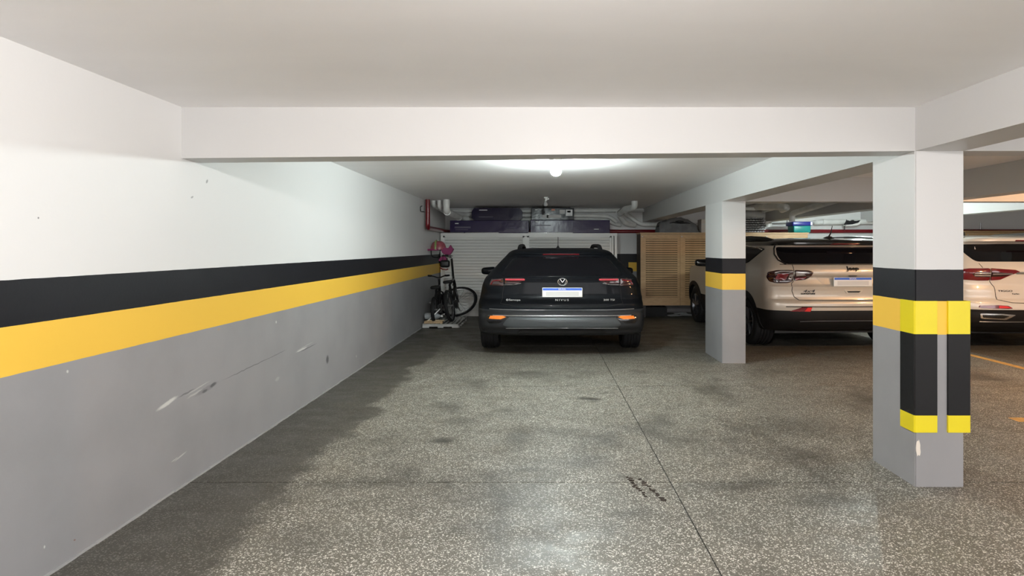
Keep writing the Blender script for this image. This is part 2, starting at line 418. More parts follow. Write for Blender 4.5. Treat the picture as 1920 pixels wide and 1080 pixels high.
# ------------------------------------------------------------------ cars
M['vwpaint'] = mat('black_car_paint', (0.006, 0.007, 0.009, 1), 0.45, coat=0.16, spec=0.05)
M['beige'] = mat('beige_car_paint', (0.52, 0.47, 0.40, 1), 0.38, metal=0.25, coat=0.8)
M['cream'] = mat('white_car_paint', (0.74, 0.70, 0.64, 1), 0.35, metal=0.05, coat=0.9)
M['glossblack'] = mat('gloss_black', (0.008, 0.008, 0.009, 1), 0.12, coat=0.5)
M['glass'] = mat('tinted_car_glass', (0.005, 0.005, 0.007, 1), 0.04, spec=0.25)
M['cladding'] = mat('grey_bumper_plastic', (0.022, 0.023, 0.025, 1), 0.45, spec=.22)
M['cladding2'] = mat('black_bumper_plastic', (0.011, 0.0105, 0.0105, 1), 0.5, spec=.2)
M['bumpgrey'] = mat('grey_bumper_insert', (0.060, 0.066, 0.070, 1), 0.38, metal=.2, spec=.3)
M['lampred'] = mat('red_lamp_lens', (0.16, 0.006, 0.012, 1), 0.08, coat=1.0)
M['lampdark'] = mat('smoked_lamp_lens', (0.03, 0.008, 0.01, 1), 0.08, coat=1.0)
M['lampbright'] = mat('bright_red_lens', (0.75, 0.02, 0.02, 1), 0.12, coat=0.6)
M['lamppink'] = mat('pale_red_lens', (0.55, 0.06, 0.08, 1), 0.12, coat=0.6)
M['amber'] = mat('amber_reflector', (0.98, 0.24, 0.03, 1), 0.2, coat=0.6)
M['clear'] = mat('clear_lens', (0.45, 0.44, 0.44, 1), 0.08, metal=.5)
M['plate'] = mat('plate_white', (0.80, 0.80, 0.78, 1), 0.35)
M['plateblue'] = mat('plate_blue', (0.03, 0.13, 0.62, 1), 0.35)
M['plategrey'] = mat('plate_faded', (0.62, 0.62, 0.61, 1), 0.4)
M['seam'] = mat('panel_gap', (0.004, 0.004, 0.004, 1), 0.7)
M['rimdark'] = mat('dark_alloy', (0.10, 0.10, 0.11, 1), 0.3, metal=0.8)
M['rimblk'] = mat('black_alloy', (0.03, 0.03, 0.033, 1), 0.3, metal=0.5)

class Car:
    """Body surface made of horizontal slices. keys: (z, half width, rear y, front y, rear corner depth, front corner depth)"""
    def __init__(s, root, keys, n=3.6, flare=0.03, axles=(0.85, 3.4), tyre_r=0.33, sm=0.010):
        s.root = root; s.n = n; s.fl = flare; s.ax = axles; s.tr = tyre_r
        K = np.array(keys, float); s.z0, s.z1 = K[0, 0], K[-1, 0]
        s.zz = np.linspace(s.z0, s.z1, 700); dz = s.zz[1] - s.zz[0]
        h = max(1, int(sm * 3 / dz)); ker = np.exp(-0.5 * (np.arange(-h, h + 1) * dz / sm) ** 2); ker /= ker.sum()
        s.c = []
        for j in range(1, 6):
            v = np.interp(s.zz, K[:, 0], K[:, j])
            p = np.concatenate([2 * v[0] - v[h:0:-1], v, 2 * v[-1] - v[-2:-h - 2:-1]])
            s.c.append(np.convolve(p, ker, 'valid'))
    def q(s, z):
        z = min(max(z, s.z0), s.z1)
        return [float(np.interp(z, s.zz, c)) for c in s.c]
    def fla(s, y, z):
        if z > 0.95: return 0.0
        k = 1.0 if z < 0.7 else (0.95 - z) / 0.25
        return s.fl * k * sum(math.exp(-((y - a) / 0.40) ** 2) for a in s.ax)
    def ry(s, x, z):
        W, Yr, Yf, R, Rf = s.q(z); a = min(abs(x) / W, 0.9995)
        return Yr + R * (1 - (1 - a ** s.n) ** (1 / s.n))
    def fy(s, x, z):
        W, Yr, Yf, R, Rf = s.q(z); a = min(abs(x) / W, 0.9995)
        return Yf - Rf * (1 - (1 - a ** s.n) ** (1 / s.n))
    def sx(s, y, z):
        W, Yr, Yf, R, Rf = s.q(z); t = 1.0
        if y < Yr + R: t = max(0.0, 1 - min(1, (Yr + R - y) / R) ** s.n) ** (1 / s.n)
        elif y > Yf - Rf: t = max(0.0, 1 - min(1, (y - Yf + Rf) / Rf) ** s.n) ** (1 / s.n)
        return W * t + s.fla(y, z)
    def ring(s, z):
        W, Yr, Yf, R, Rf = s.q(z); n = s.n; P = []
        N = 18
        for i in range(N + 1):
            a = PI / 2 * (i / N)
            x = W * math.sin(a) ** (2 / n); y = Yr + R * (1 - math.cos(a) ** (2 / n)); P.append((x + (s.fla(y, z) if i > N // 2 else 0), y))
        ya, yb = Yr + R, Yf - Rf
        for i in range(1, 26):
            y = ya + (yb - ya) * i / 26; P.append((W + s.fla(y, z), y))
        for i in range(N, -1, -1):
            a = PI / 2 * (i / N)
            x = W * math.sin(a) ** (2 / n); y = Yf - Rf * (1 - math.cos(a) ** (2 / n)); P.append((x + (s.fla(y, z) if i > N // 2 else 0), y))
        full = P + [(-x, y) for x, y in P[-2:0:-1]]
        return [(x, y, z) for x, y in full]
    def shell(s, name, za, zb, m, step=0.022, wells=True, grow=0.0):
        zs = []; z = za
        while z < zb - 1e-6:
            zs.append(z); z += step if z < s.z1 - 0.09 else 0.007
        zs.append(zb)
        rings = [s.ring(z) for z in zs]; n = len(rings[0])
        vs = [p for r in rings for p in r]; fs = []
        for i in range(len(rings) - 1):
            for k in range(n):
                k2 = (k + 1) % n; fs.append((i * n + k, i * n + k2, (i + 1) * n + k2, (i + 1) * n + k))
        fs.append(tuple(range(n - 1, -1, -1))); fs.append(tuple((len(rings) - 1) * n + k for k in range(n)))
        o = MB().add(vs, fs).build(name, m, s.root)
        if wells and za < 0.8:
            cut = MB()
            for a in s.ax:
                for sg in (-1, 1):
                    W = s.q(0.5)[0]
                    xa, xb = sorted((sg * (W - 0.38), sg * (W + 0.3)))
                    cut.lathe([(0, xa), (s.tr + 0.05, xa), (s.tr + 0.05, xb), (0, xb)], axis='x', c=(0, a, s.tr), seg=40)
            co = cut.build('cut', m)
            mo = o.modifiers.new('b', 'BOOLEAN'); mo.object = co; mo.operation = 'DIFFERENCE'; mo.solver = 'EXACT'
            pr = o.parent; o.parent = None
            dg = bpy.context.evaluated_depsgraph_get(); dg.update()
            me = bpy.data.meshes.new_from_object(o.evaluated_get(dg))
            o.modifiers.clear(); o.data = me; o.parent = pr; me.name = name
            bpy.data.objects.remove(co)
        o.data.shade_smooth(); o.data.set_sharp_from_angle(angle=math.radians(32))
        return o
    def mp(s, face, a, b, off, sg=1):
        if face == 'rear': return (a, s.ry(a, b) - off, b)
        if face == 'front': return (a, s.fy(a, b) + off, b)
        return (sg * (s.sx(a, b) + off), a, b)
    def patch(s, name, poly, m, off=0.006, depth=0.03, face='rear', sg=1, parent=None, bulge=0.0, dens=0.05, rnd=0.0):
        if rnd:
            poly = [(p.x, p.z) for p in bez_closed([(a, 0, b) for a, b in poly], rnd)]
        pts = []
        for i in range(len(poly)):
            a = poly[i]; b = poly[(i + 1) % len(poly)]
            k = max(1, int(math.dist(a, b) / dens))
            for j in range(k): pts.append((a[0] + (b[0] - a[0]) * j / k, a[1] + (b[1] - a[1]) * j / k))
        n = len(pts); cx = sum(p[0] for p in pts) / n; cz = sum(p[1] for p in pts) / n
        rings = [(1.0, -depth), (1.0, off * 0.55), (0.985, off), (0.93, off + bulge * .25), (0.8, off + bulge * .6), (0.6, off + bulge * .85), (0.4, off + bulge * .95), (0.2, off + bulge)]
        vs = []; fs = []
        for sc_, of in rings:
            for (a, b) in pts: vs.append(s.mp(face, cx + (a - cx) * sc_, cz + (b - cz) * sc_, of, sg))
        for r in range(len(rings) - 1):
            for k in range(n):
                k2 = (k + 1) % n; fs.append((r * n + k, r * n + k2, (r + 1) * n + k2, (r + 1) * n + k))
        vs.append(s.mp(face, cx, cz, off + bulge, sg)); c = len(vs) - 1; b0 = (len(rings) - 1) * n
        for k in range(n): fs.append((b0 + k, b0 + (k + 1) % n, c))
        return MB().add(vs, fs).build(name, m, parent or s.root, smooth=40)
    def seam(s, pts, r=0.004, face='rear', sg=1, m=None, name='panel_gap', off=0.0, parent=None):
        path = []
        for i in range(len(pts) - 1):
            k = max(1, int(math.dist(pts[i], pts[i + 1]) / 0.04))
            for j in range(k): path.append((pts[i][0] + (pts[i + 1][0] - pts[i][0]) * j / k, pts[i][1] + (pts[i + 1][1] - pts[i][1]) * j / k))
        path.append(pts[-1])
        return MB().tube([s.mp(face, a, b, off, sg) for a, b in path], r, 6).build(name, m or M['seam'], parent or s.root, smooth=60)
    def text(s, string, cx, cz, size, m, sx=1.333, off=0.006, name='badge_lettering', shear=0.0, bold=0.0, label=None, space=1.0):
        vs, fs = text_mesh(string, size, 0.002, sx, shear, bold, space)
        vs = [(x + cx, s.ry(x + cx, z + cz) - off - y, z + cz) for x, y, z in vs]
        o = MB().add(vs, fs).build(name, m, s.root)
        if label: o['label'] = label
        return o
    def plate(s, cx, cz, w=0.536, h=0.13, off=0.012):
        y = s.ry(cx, cz) - off
        lo = s.ry(cx, cz - h / 2) - off; hi = s.ry(cx, cz + h / 2) - off; y = min(y, lo, hi) - 0.004
        p = MB().rbox(cx - w / 2, cx + w / 2, y, y + 0.012, cz - h / 2, cz + h / 2, 0.005, 2).build('licence_plate', M['plate'], s.root)
        MB().box(cx - w / 2 + .008, cx + w / 2 - .008, y - 0.001, y + .004, cz + h / 2 - .036, cz + h / 2 - .005).build('blue_band', M['plateblue'], p)
        MB().rbox(cx - w / 2 + .05, cx + w / 2 - .045, y - 0.0008, y + .004, cz - h / 2 + .016, cz + h / 2 - .05, .002, 1).build('faded_field', M['plategrey'], p)
        vs, fs = text_mesh('BRASIL', 0.026, 0.0008, 1.333)
        MB().add([(x + cx, y - 0.0014 - yy, z + cz + h / 2 - .021) for x, yy, z in vs], fs).build('lettering', M['plate'], p)
        return p
    def wheel(s, y, sg, width=0.27, rim_m=None, rr=0.225):
        R = s.tr; W = s.q(0.5)[0] + s.fl * 0.6
        xo = sg * (W - 0.015); xi = sg * (W - 0.015 - width); d = xi - xo
        prof = [(rr, .06), (rr + .02, .0), (R - .035, -0.01), (R - .012, .03), (R - .003, .10)]
        for gcen in (.26, .42, .58, .74):
            prof += [(R, gcen - .03), (R - .012, gcen - .022), (R - .012, gcen + .022), (R, gcen + .03)]
        prof += [(R - .003, .90), (R - .012, .97), (R - .035, 1.01), (rr + .02, 1.0), (rr, .94)]
        P = [(r, xo + d * t) for r, t in prof]
        ty = MB().lathe(P, axis='x', c=(0, y, R), seg=48, closed=True).build('wheel', M['rubber'], s.root, smooth=40)
        b = MB().lathe([(rr, xo + d * .04), (rr - .012, xo + d * .0), (rr - .022, xo + d * .05), (rr - .03, xo + d * .35), (.0, xo + d * .40)], axis='x', c=(0, y, R), seg=40)
        b.lathe([(0, xo + d * .02), (.045, xo + d * .02), (.05, xo + d * .12), (.05, xo + d * .4)], axis='x', c=(0, y, R), seg=20)
        for k in range(5):
            for off in (-.16, .16):
                a = 2 * PI * k / 5 + off + .3
                p0 = (xo + d * .10, y + .03 * math.cos(a), R + .03 * math.sin(a)); p1 = (xo + d * .04, y + (rr - .012) * math.cos(a * 1), R + (rr - .012) * math.sin(a))
                b.tube([p0, p1], [.022, .016], 6)
        b.build('rim', rim_m or M['rimdark'], ty, smooth=40)
        return ty
    def arch(s, y, sg, m, r0=0.0, r1=0.06, zmin=0.24):
        """trim band round a wheel opening"""
        A0, A1 = s.tr + 0.045 + r0, s.tr + 0.05 + r1; P = []
        for i in range(33):
            a = -0.25 + (PI + 0.5) * i / 32
            P.append(a)
        vs = []; fs = []
        for a in P:
            for (r, of) in ((A0, -.06), (A0, .014), (A1, .012), (A1, -.01)):
                yy = y + r * math.cos(a); z = max(zmin, s.tr + r * math.sin(a)); vs.append((sg * (s.sx(yy, z) + of), yy, z))
        for i in range(32):
            for k in range(3): fs.append((i * 4 + k, i * 4 + k + 1, (i + 1) * 4 + k + 1, (i + 1) * 4 + k))
        return MB().add(vs, fs).build('wheel_arch_trim', m, s.root, smooth=50)
    def mirror(s, y, z, sg, m, x_out=0.22):
        x = s.sx(y, z)
        b = MB().rbox(0, x_out, -0.06, 0.06, -.075, .075, 0.05, 4)
        b.xf(lambda p: (sg * (x + 0.03 + p.x), y + p.y - 0.02, z + p.z * (1 - .25 * p.x / x_out)))
        b.tube([(sg * (x - .04), y, z - .05), (sg * (x + .08), y, z - .03)], .025, 8)
        return b.build('side_mirror', m, s.root, smooth=50)

def bez_closed(poly, r, step=4):
    P = [Vector(p) for p in poly]; n = len(P); out = []
    for i in range(n):
        pa, p, pb = P[i - 1], P[i], P[(i + 1) % n]
        a = p + (pa - p).normalized() * min(r, (pa - p).length * .45); b_ = p + (pb - p).normalized() * min(r, (pb - p).length * .45)
        for k in range(step + 1):
            t = k / step; out.append(a * (1 - t) ** 2 + p * 2 * t * (1 - t) + b_ * t * t)
    return out
def mir(poly): return [(-a, b) for a, b in reversed(poly)]

# ---- black hatchback crossover in the left bay
VX = 0.262
root = thing('car', 'black compact crossover car parked at the end of the left bay, rear facing out', 'car', (VX, 7.68, 0))
V = Car(root, [
    (0.285, 1.10, 0.14, 4.18, .50, .6), (0.31, 1.12, 0.06, 4.22, .46, .6), (0.38, 1.13, 0.035, 4.25, .42, .6), (0.40, 1.135, 0.00, 4.26, .40, .6), (0.50, 1.14, -0.01, 4.27, .40, .6),
    (0.555, 1.14, 0.0, 4.27, .40, .6), (0.575, 1.14, 0.02, 4.27, .40, .6), (0.63, 1.14, 0.015, 4.26, .40, .6), (0.645, 1.14, 0.06, 4.25, .42, .6), (0.70, 1.14, 0.085, 4.22, .44, .6), (0.755, 1.13, 0.07, 4.18, .45, .6),
    (0.785, 1.13, 0.05, 4.15, .46, .6), (0.82, 1.125, 0.075, 4.10, .46, .6), (0.95, 1.11, 0.085, 3.85, .48, .7), (1.02, 1.085, 0.09, 3.45, .50, .7), (1.06, 1.065, 0.075, 3.15, .52, .5), (1.085, 1.04, 0.10, 3.05, .55, .5),
    (1.15, .985, 0.19, 2.90, .58, .45), (1.25, .90, 0.32, 2.68, .60, .45), (1.36, .80, 0.47, 2.42, .60, .40), (1.385, .775, 0.43, 2.36, .55, .40), (1.415, .745, 0.46, 2.25, .55, .40), (1.44, .70, 0.52, 2.10, .55, .4),
    (1.46, .61, 0.66, 1.9, .50, .4), (1.472, .42, 0.9, 1.7, .35, .3)], n=3.4, flare=0.035, axles=(0.87, 3.42), tyre_r=0.328)
V.shell('lower_cladding', 0.285, 0.64, M['cladding'])
V.shell('body_shell', 0.64, 1.472, M['vwpaint'])
for y in V.ax:
    for sg in (-1, 1): V.wheel(y, sg, 0.25, M['rimblk']); V.arch(y, sg, M['cladding2'])
V.patch('bumper_insert', [(-.70, .40), (.70, .40), (.80, .44), (.72, .545), (-.72, .545), (-.80, .44)], M['bumpgrey'], off=.006, bulge=.012, rnd=.03)
V.patch('skid_valance', [(-.62, .315), (.62, .315), (.56, .375), (-.56, .375)], M['cladding2'], off=.012, rnd=.03)
V.seam([(-.93, .566), (-.6, .566), (.6, .566), (.93, .566)], .0055, m=M['chrome'], name='chrome_strip', off=.006)
V.seam([(-.98, .645), (-.6, .64), (.6, .64), (.98, .645)], .006, m=M['steel'], name='bumper_edge', off=.002)
V.seam([(-.75, .395), (-.45, .402), (0, .405), (.45, .402), (.75, .395)], .005, m=M['steel'], name='lower_edge', off=.004)
for sg in (-1, 1):
    f = (lambda p: p) if sg == 1 else mir
    pk = V.patch('reflector_pocket', f([(.70, .545), (.78, .575), (1.0, .572), (1.02, .50), (.98, .455), (.85, .46)]), M['glossblack'], off=.004, rnd=.02)
    V.patch('bumper_reflector', f([(.745, .548), (.79, .562), (.965, .560), (.985, .520), (.82, .518)]), M['amber'], off=.012, parent=pk)
    V.patch('tail_light', f([(.79, 1.06), (.96, 1.045), (.985, .985), (.99, .96), (.79, .955)]), M['lampdark'], off=.010, bulge=.006, rnd=.015)
    V.seam(f([(.82, 1.035), (.94, 1.022), (.965, .975)]), .010, m=M['lampred'], name='light_bar', off=.016)
    V.patch('lid_light', f([(.48, 1.043), (.53, 1.068), (.775, 1.064), (.775, 0.985), (.60, .990)]), M['lampdark'], off=.008, rnd=.012)
    V.seam(f([(.50, 1.043), (.60, 1.043), (.76, 1.042)]), .013, m=M['lamppink'], name='light_bar', off=.012)
    V.seam(f([(.55, .995), (.65, .975), (.78, .972), (.97, .975)]), .004, m=M['chrome'], name='lamp_trim', off=.008)
    V.seam(f([(.785, 1.07), (.785, .955), (.80, .86), (.80, .79)]), .004)
    V.seam(f([(.80, .79), (.83, .72), (.60, .68), (0, .675)]), .004)
    V.patch('side_window', [(.95, 1.10), (1.35, 1.345), (2.2, 1.375), (2.75, 1.12), (2.6, 1.08)], M['glass'], face='side', sg=sg, off=.006, rnd=.04)
    V.mirror(2.55, 1.065, sg, M['vwpaint'], .25)
    rail = [(sg * .60, .95, 1.452), (sg * .595, 1.0, 1.492), (sg * .59, 1.15, 1.500), (sg * .58, 1.9, 1.505), (sg * .57, 2.05, 1.46)]
    MB().tube(bez(rail, 4, .05), [.03] * len(bez(rail, 4, .05)), 8, sx=1.2).build('roof_rail', M['rubber'], root, smooth=50)
V.patch('rear_window', [(-.84, 1.085), (.84, 1.085), (.80, 1.16), (.665, 1.335), (.50, 1.36), (-.50, 1.36), (-.665, 1.335), (-.80, 1.16)], M['glass'], off=.004, rnd=.04)
V.patch('third_brake_light', [(-.26, 1.372), (.26, 1.372), (.25, 1.388), (-.25, 1.388)], M['lampred'], off=.006, depth=.01)
V.patch('windshield', [(-.95, 1.10), (.95, 1.10), (.70, 1.40), (-.70, 1.40)], M['glass'], face='front', off=.006, rnd=.04)
# rear wiper hump and emblem
em = MB(); cxe, cze = 0.008, 1.014; ye = V.ry(cxe, cze) - .008
ring = [(cxe + .062 * math.cos(2 * PI * i / 32), ye, cze + .047 * math.sin(2 * PI * i / 32)) for i in range(33)]
em.tube(ring, .0055, 6, cap=False)
for seg in ([(-.030, .036), (-.004, -.004), (.004, -.004), (.030, .036)], [(-.052, .018), (-.028, -.036), (0, .010), (.028, -.036), (.052, .018)]):
    em.tube([(cxe + a, ye, cze + b) for a, b in seg], .0048, 6)
em.build('round_emblem', M['chrome'], root, smooth=50)
V.plate(0.005, 0.874, .538, .127)
V.text('NIVUS', 0.0, .772, .036, M['plate'], space=1.5, name='model_lettering')
V.text('200 TSI', .635, .772, .034, M['plate'], name='engine_lettering', space=1.1)
V.text('Servopa', -.635, .772, .036, M['plate'], name='dealer_lettering')
MB().tube([(-.735 + .013 * math.cos(i * PI / 6), V.ry(-.735, .772) - .007, .772 + .010 * math.sin(i * PI / 6)) for i in range(13)], .003, 5).build('dealer_mark', M['plate'], root)
MB().lathe([(0, 1.47), (.03, 1.47), (.012, 1.50), (.005, 1.51), (.0045, 1.64), (0, 1.642)], seg=10, c=(-.02, 1.25, 0)).build('antenna', M['black'], root, smooth=40)
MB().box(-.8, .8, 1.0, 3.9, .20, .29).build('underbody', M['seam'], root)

# ---- beige SUV between the pillars
JX, JY = 4.335, 8.02
root = thing('car', 'beige SUV with black roof parked between the two pillars', 'car', (JX, JY, 0), math.radians(2.4))
J = Car(root, [
    (0.28, 1.10, 0.25, 4.00, .5, .5), (0.33, 1.12, 0.12, 4.00, .45, .5), (0.40, 1.15, 0.05, 4.08, .42, .5), (0.47, 1.165, 0.01, 4.08, .40, .5), (0.55, 1.17, 0.0, 4.08, .38, .5), (0.62, 1.175, 0.0, 4.08, .36, .5), (0.66, 1.175, -.005, 4.08, .36, .5),
    (0.73, 1.175, 0.0, 4.08, .36, .5), (0.745, 1.175, 0.04, 4.08, .36, .5), (0.80, 1.18, 0.05, 4.08, .36, .5), (0.90, 1.18, 0.045, 4.08, .36, .5), (0.93, 1.18, 0.03, 4.08, .36, .5), (0.95, 1.18, 0.06, 4.08, .37, .5), (1.06, 1.175, 0.085, 4.08, .38, .5),
    (1.08, 1.17, 0.05, 4.08, .38, .5), (1.14, 1.16, 0.045, 3.75, .40, .5), (1.19, 1.15, 0.06, 3.20, .42, .5), (1.24, 1.135, 0.10, 3.05, .42, .45), (1.30, 1.10, 0.15, 2.95, .42, .45), (1.42, 1.04, 0.25, 2.70, .42, .4), (1.50, .995, 0.32, 2.50, .42, .4), (1.515, .985, 0.20, 2.46, .40, .4),
    (1.56, .95, 0.20, 2.35, .42, .4), (1.585, .90, 0.26, 2.25, .42, .4), (1.605, .80, 0.36, 2.15, .42, .4), (1.622, .55, 0.8, 1.90, .4, .3)], n=4.2, flare=0.02, axles=(0.88, 3.46), tyre_r=0.35)
J.shell('lower_cladding', 0.28, 0.60, M['cladding2'])
J.shell('body_shell', 0.60, 1.505, M['beige'])
J.shell('roof', 1.505, 1.622, M['glossblack'])
for y in J.ax:
    for sg in (-1, 1): J.wheel(y, sg, 0.29, M['rimdark'], .225); J.arch(y, sg, M['cladding2'], r1=.075, zmin=.30)
for sg in (-1, 1):
    f = (lambda p: p) if sg == 1 else mir
    tl = J.patch('tail_light', f([(.83, 1.165), (1.03, 1.160), (1.135, 1.13), (1.145, 1.06), (1.12, .995), (1.05, .975), (.90, .978), (.83, 1.0)]), M['lampdark'], off=.012, bulge=.012, rnd=.02)
    J.patch('red_element', f([(.90, 1.115), (1.04, 1.11), (1.06, 1.03), (.93, 1.02)]), M['lampred'], off=.028, parent=tl, depth=.01)
    J.patch('clear_element', f([(.84, 1.10), (.885, 1.10), (.895, 1.035), (.845, 1.03)]), M['clear'], off=.028, parent=tl, depth=.01)
    J.seam(f([(.84, 1.145), (1.0, 1.145), (1.07, 1.125)]), .008, m=M['clear'], name='clear_strip', off=.024, parent=tl)
    ll = J.patch('lid_light', f([(.555, 1.135), (.62, 1.158), (.81, 1.163), (.81, 1.01), (.65, 1.028), (.59, 1.06)]), M['lampdark'], off=.012, bulge=.008, rnd=.02)
    J.patch('clear_element', f([(.62, 1.135), (.80, 1.14), (.80, 1.075), (.66, 1.085)]), M['clear'], off=.020, parent=ll, depth=.01)
    J.patch('red_element', f([(.64, 1.072), (.80, 1.06), (.80, 1.02), (.68, 1.035)]), M['lampred'], off=.020, parent=ll, depth=.01)
    J.seam(f([(.82, 1.24), (.82, 1.0), (.85, .97), (.85, .87), (.82, .79), (.76, .742), (.60, .738), (0, .738)]), .0045)
    rf = J.patch('bumper_reflector', f([(.60, .648), (.74, .648), (.91, .590), (.62, .586)]), M['lampred'], off=.014, depth=.02)
    J.patch('bright_element', f([(.605, .645), (.665, .645), (.71, .592), (.63, .589)]), M['lampbright'], off=.018, parent=rf, depth=.01)
    J.patch('side_window', [(1.25, 1.185), (.90, 1.25), (.56, 1.455), (.70, 1.475), (1.5, 1.50), (2.3, 1.49), (2.95, 1.22), (2.4, 1.18)], M['glass'], face='side', sg=sg, off=.008, rnd=.03)
    J.seam([(.62, 1.44), (.85, 1.475), (1.5, 1.512), (2.3, 1.505)], .010, face='side', sg=sg, m=M['chrome'], name='window_trim', off=.004)
    J.mirror(2.62, 1.20, sg, M['glossblack'], .26)
    rail = [(sg * .87, .62, 1.565), (sg * .865, .85, 1.605), (sg * .85, 1.5, 1.635), (sg * .84, 2.1, 1.625), (sg * .83, 2.3, 1.58)]
    MB().tube(bez(rail, 4, .1), .034, 8, sx=1.3).build('roof_rail', M['black'], root, smooth=50)
J.patch('rear_window', [(-.92, 1.245), (.92, 1.245), (.965, 1.35), (.925, 1.495), (-.925, 1.495), (-.965, 1.35)], M['glass'], off=.006, rnd=.05)
J.seam([(-.98, 1.238), (-.4, 1.236), (.4, 1.236), (.98, 1.238)], .005, m=M['seam'], off=.002)
J.seam([(-.90, 1.24), (-.975, 1.30), (-.985, 1.38), (-.94, 1.50)], .012, m=M['glossblack'], name='window_frame', off=.004)
J.seam([(.90, 1.24), (.975, 1.30), (.985, 1.38), (.94, 1.50)], .012, m=M['glossblack'], name='window_frame', off=.004)
J.patch('third_brake_light', [(-.21, 1.515), (.21, 1.515), (.20, 1.535), (-.20, 1.535)], M['lampred'], off=.008, depth=.01)
J.patch('plate_recess', [(-.52, 1.065), (.52, 1.065), (.40, .945), (-.40, .945)], mat('beige_recess', (0.42, 0.38, 0.33, 1), .4, metal=.2, coat=.6), off=.002, rnd=.03)
J.plate(-.005, .998, .545, .128, .014)
J.text('Jeep', 0.01, 1.182, .075, M['glossblack'], name='maker_lettering', bold=.0035)
J.text('4x4', -.625, .868, .052, M['rimblk'], sx=2.1, name='drive_lettering', shear=.25)
J.text('LONGITUDE', -.63, .832, .026, M['glossblack'], sx=1.333, name='trim_lettering', bold=.0012)
hd = J.patch('handle_recess', [(-.12, .885), (.15, .885), (.12, .835), (-.09, .835)], mat('beige_handle', (0.56, 0.51, 0.43, 1), .3, coat=.8), off=.010, rnd=.015)
J.patch('handle_slot', [(-.085, .868), (.115, .868), (.09, .848), (-.065, .848)], M['glossblack'], off=.014, parent=hd, depth=.005)
J.patch('latch_button', [(-.06, 1.083), (.07, 1.083), (.05, 1.072), (-.04, 1.072)], M['black'], off=.02, depth=.04)
J.patch('windshield', [(-.95, 1.24), (.95, 1.24), (.85, 1.48), (-.85, 1.48)], M['glass'], face='front', off=.006, rnd=.04)
J.seam([(-.95, .655), (0, .652), (.95, .655)], .006, m=M['seam'], name='bumper_gap', off=.002)
J.seam([(-.75, .445), (-.5, .455), (.5, .455), (.75, .445)], .006, m=M['rimdark'], name='lower_edge', off=.004)
MB().add(*(lambda: ([(-.10, .55, 1.60), (.05, .55, 1.60), (.05, .75, 1.60), (-.10, .75, 1.60), (-.03, .60, 1.645), (-.0, .60, 1.645), (-.0, .66, 1.645), (-.03, .66, 1.645)], [(0, 1, 5, 4), (1, 2, 6, 5), (2, 3, 7, 6), (3, 0, 4, 7), (4, 5, 6, 7)]))()).tube([(-.015, .63, 1.64), (.0, .60, 1.70), (.01, .58, 1.80)], [.012, .008, .005], 8).build('antenna', M['black'], root)
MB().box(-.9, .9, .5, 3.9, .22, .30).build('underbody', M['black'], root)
MB().tube([(.75, .7, .30), (.75, .22, .28)], .032, 12).build('exhaust_pipe', M['steel'], root, smooth=50)

# ---- white SUV at the right edge
TX, TY = 7.20, 8.1
root = thing('car', 'white SUV with chrome tail strip at the right edge beyond the near pillar', 'car', (TX, TY, 0))
Tg = Car(root, [
    (0.25, 1.12, 0.25, 4.2, .5, .5), (0.33, 1.16, 0.08, 4.3, .45, .5), (0.40, 1.19, 0.03, 4.4, .42, .5), (0.50, 1.20, 0.0, 4.45, .40, .5), (0.58, 1.21, 0.0, 4.48, .40, .5), (0.61, 1.21, -.01, 4.49, .40, .5), (0.70, 1.215, 0.0, 4.5, .38, .5),
    (0.735, 1.215, 0.02, 4.5, .38, .5), (0.75, 1.215, 0.05, 4.5, .38, .5), (0.88, 1.22, 0.05, 4.48, .38, .5), (0.95, 1.22, 0.07, 4.45, .38, .5), (1.05, 1.215, 0.06, 4.3, .38, .5), (1.12, 1.205, 0.04, 3.9, .38, .5), (1.18, 1.19, 0.05, 3.35, .38, .5), (1.24, 1.16, 0.10, 3.1, .38, .5),
    (1.40, 1.06, 0.24, 2.8, .38, .5), (1.54, .98, 0.36, 2.5, .40, .5), (1.56, .97, 0.22, 2.45, .40, .5), (1.61, .92, 0.22, 2.35, .42, .5), (1.64, .82, 0.32, 2.25, .42, .5), (1.665, .5, 0.8, 1.9, .4, .4)], n=4.0, flare=.02, axles=(0.90, 3.55), tyre_r=0.35)
Tg.shell('lower_cladding', 0.25, 0.60, M['cladding2'])
Tg.shell('body_shell', 0.60, 1.665, M['cream'])
for y in Tg.ax:
    for sg in (-1, 1): Tg.wheel(y, sg, 0.29); Tg.arch(y, sg, M['cladding2'], r1=.05)
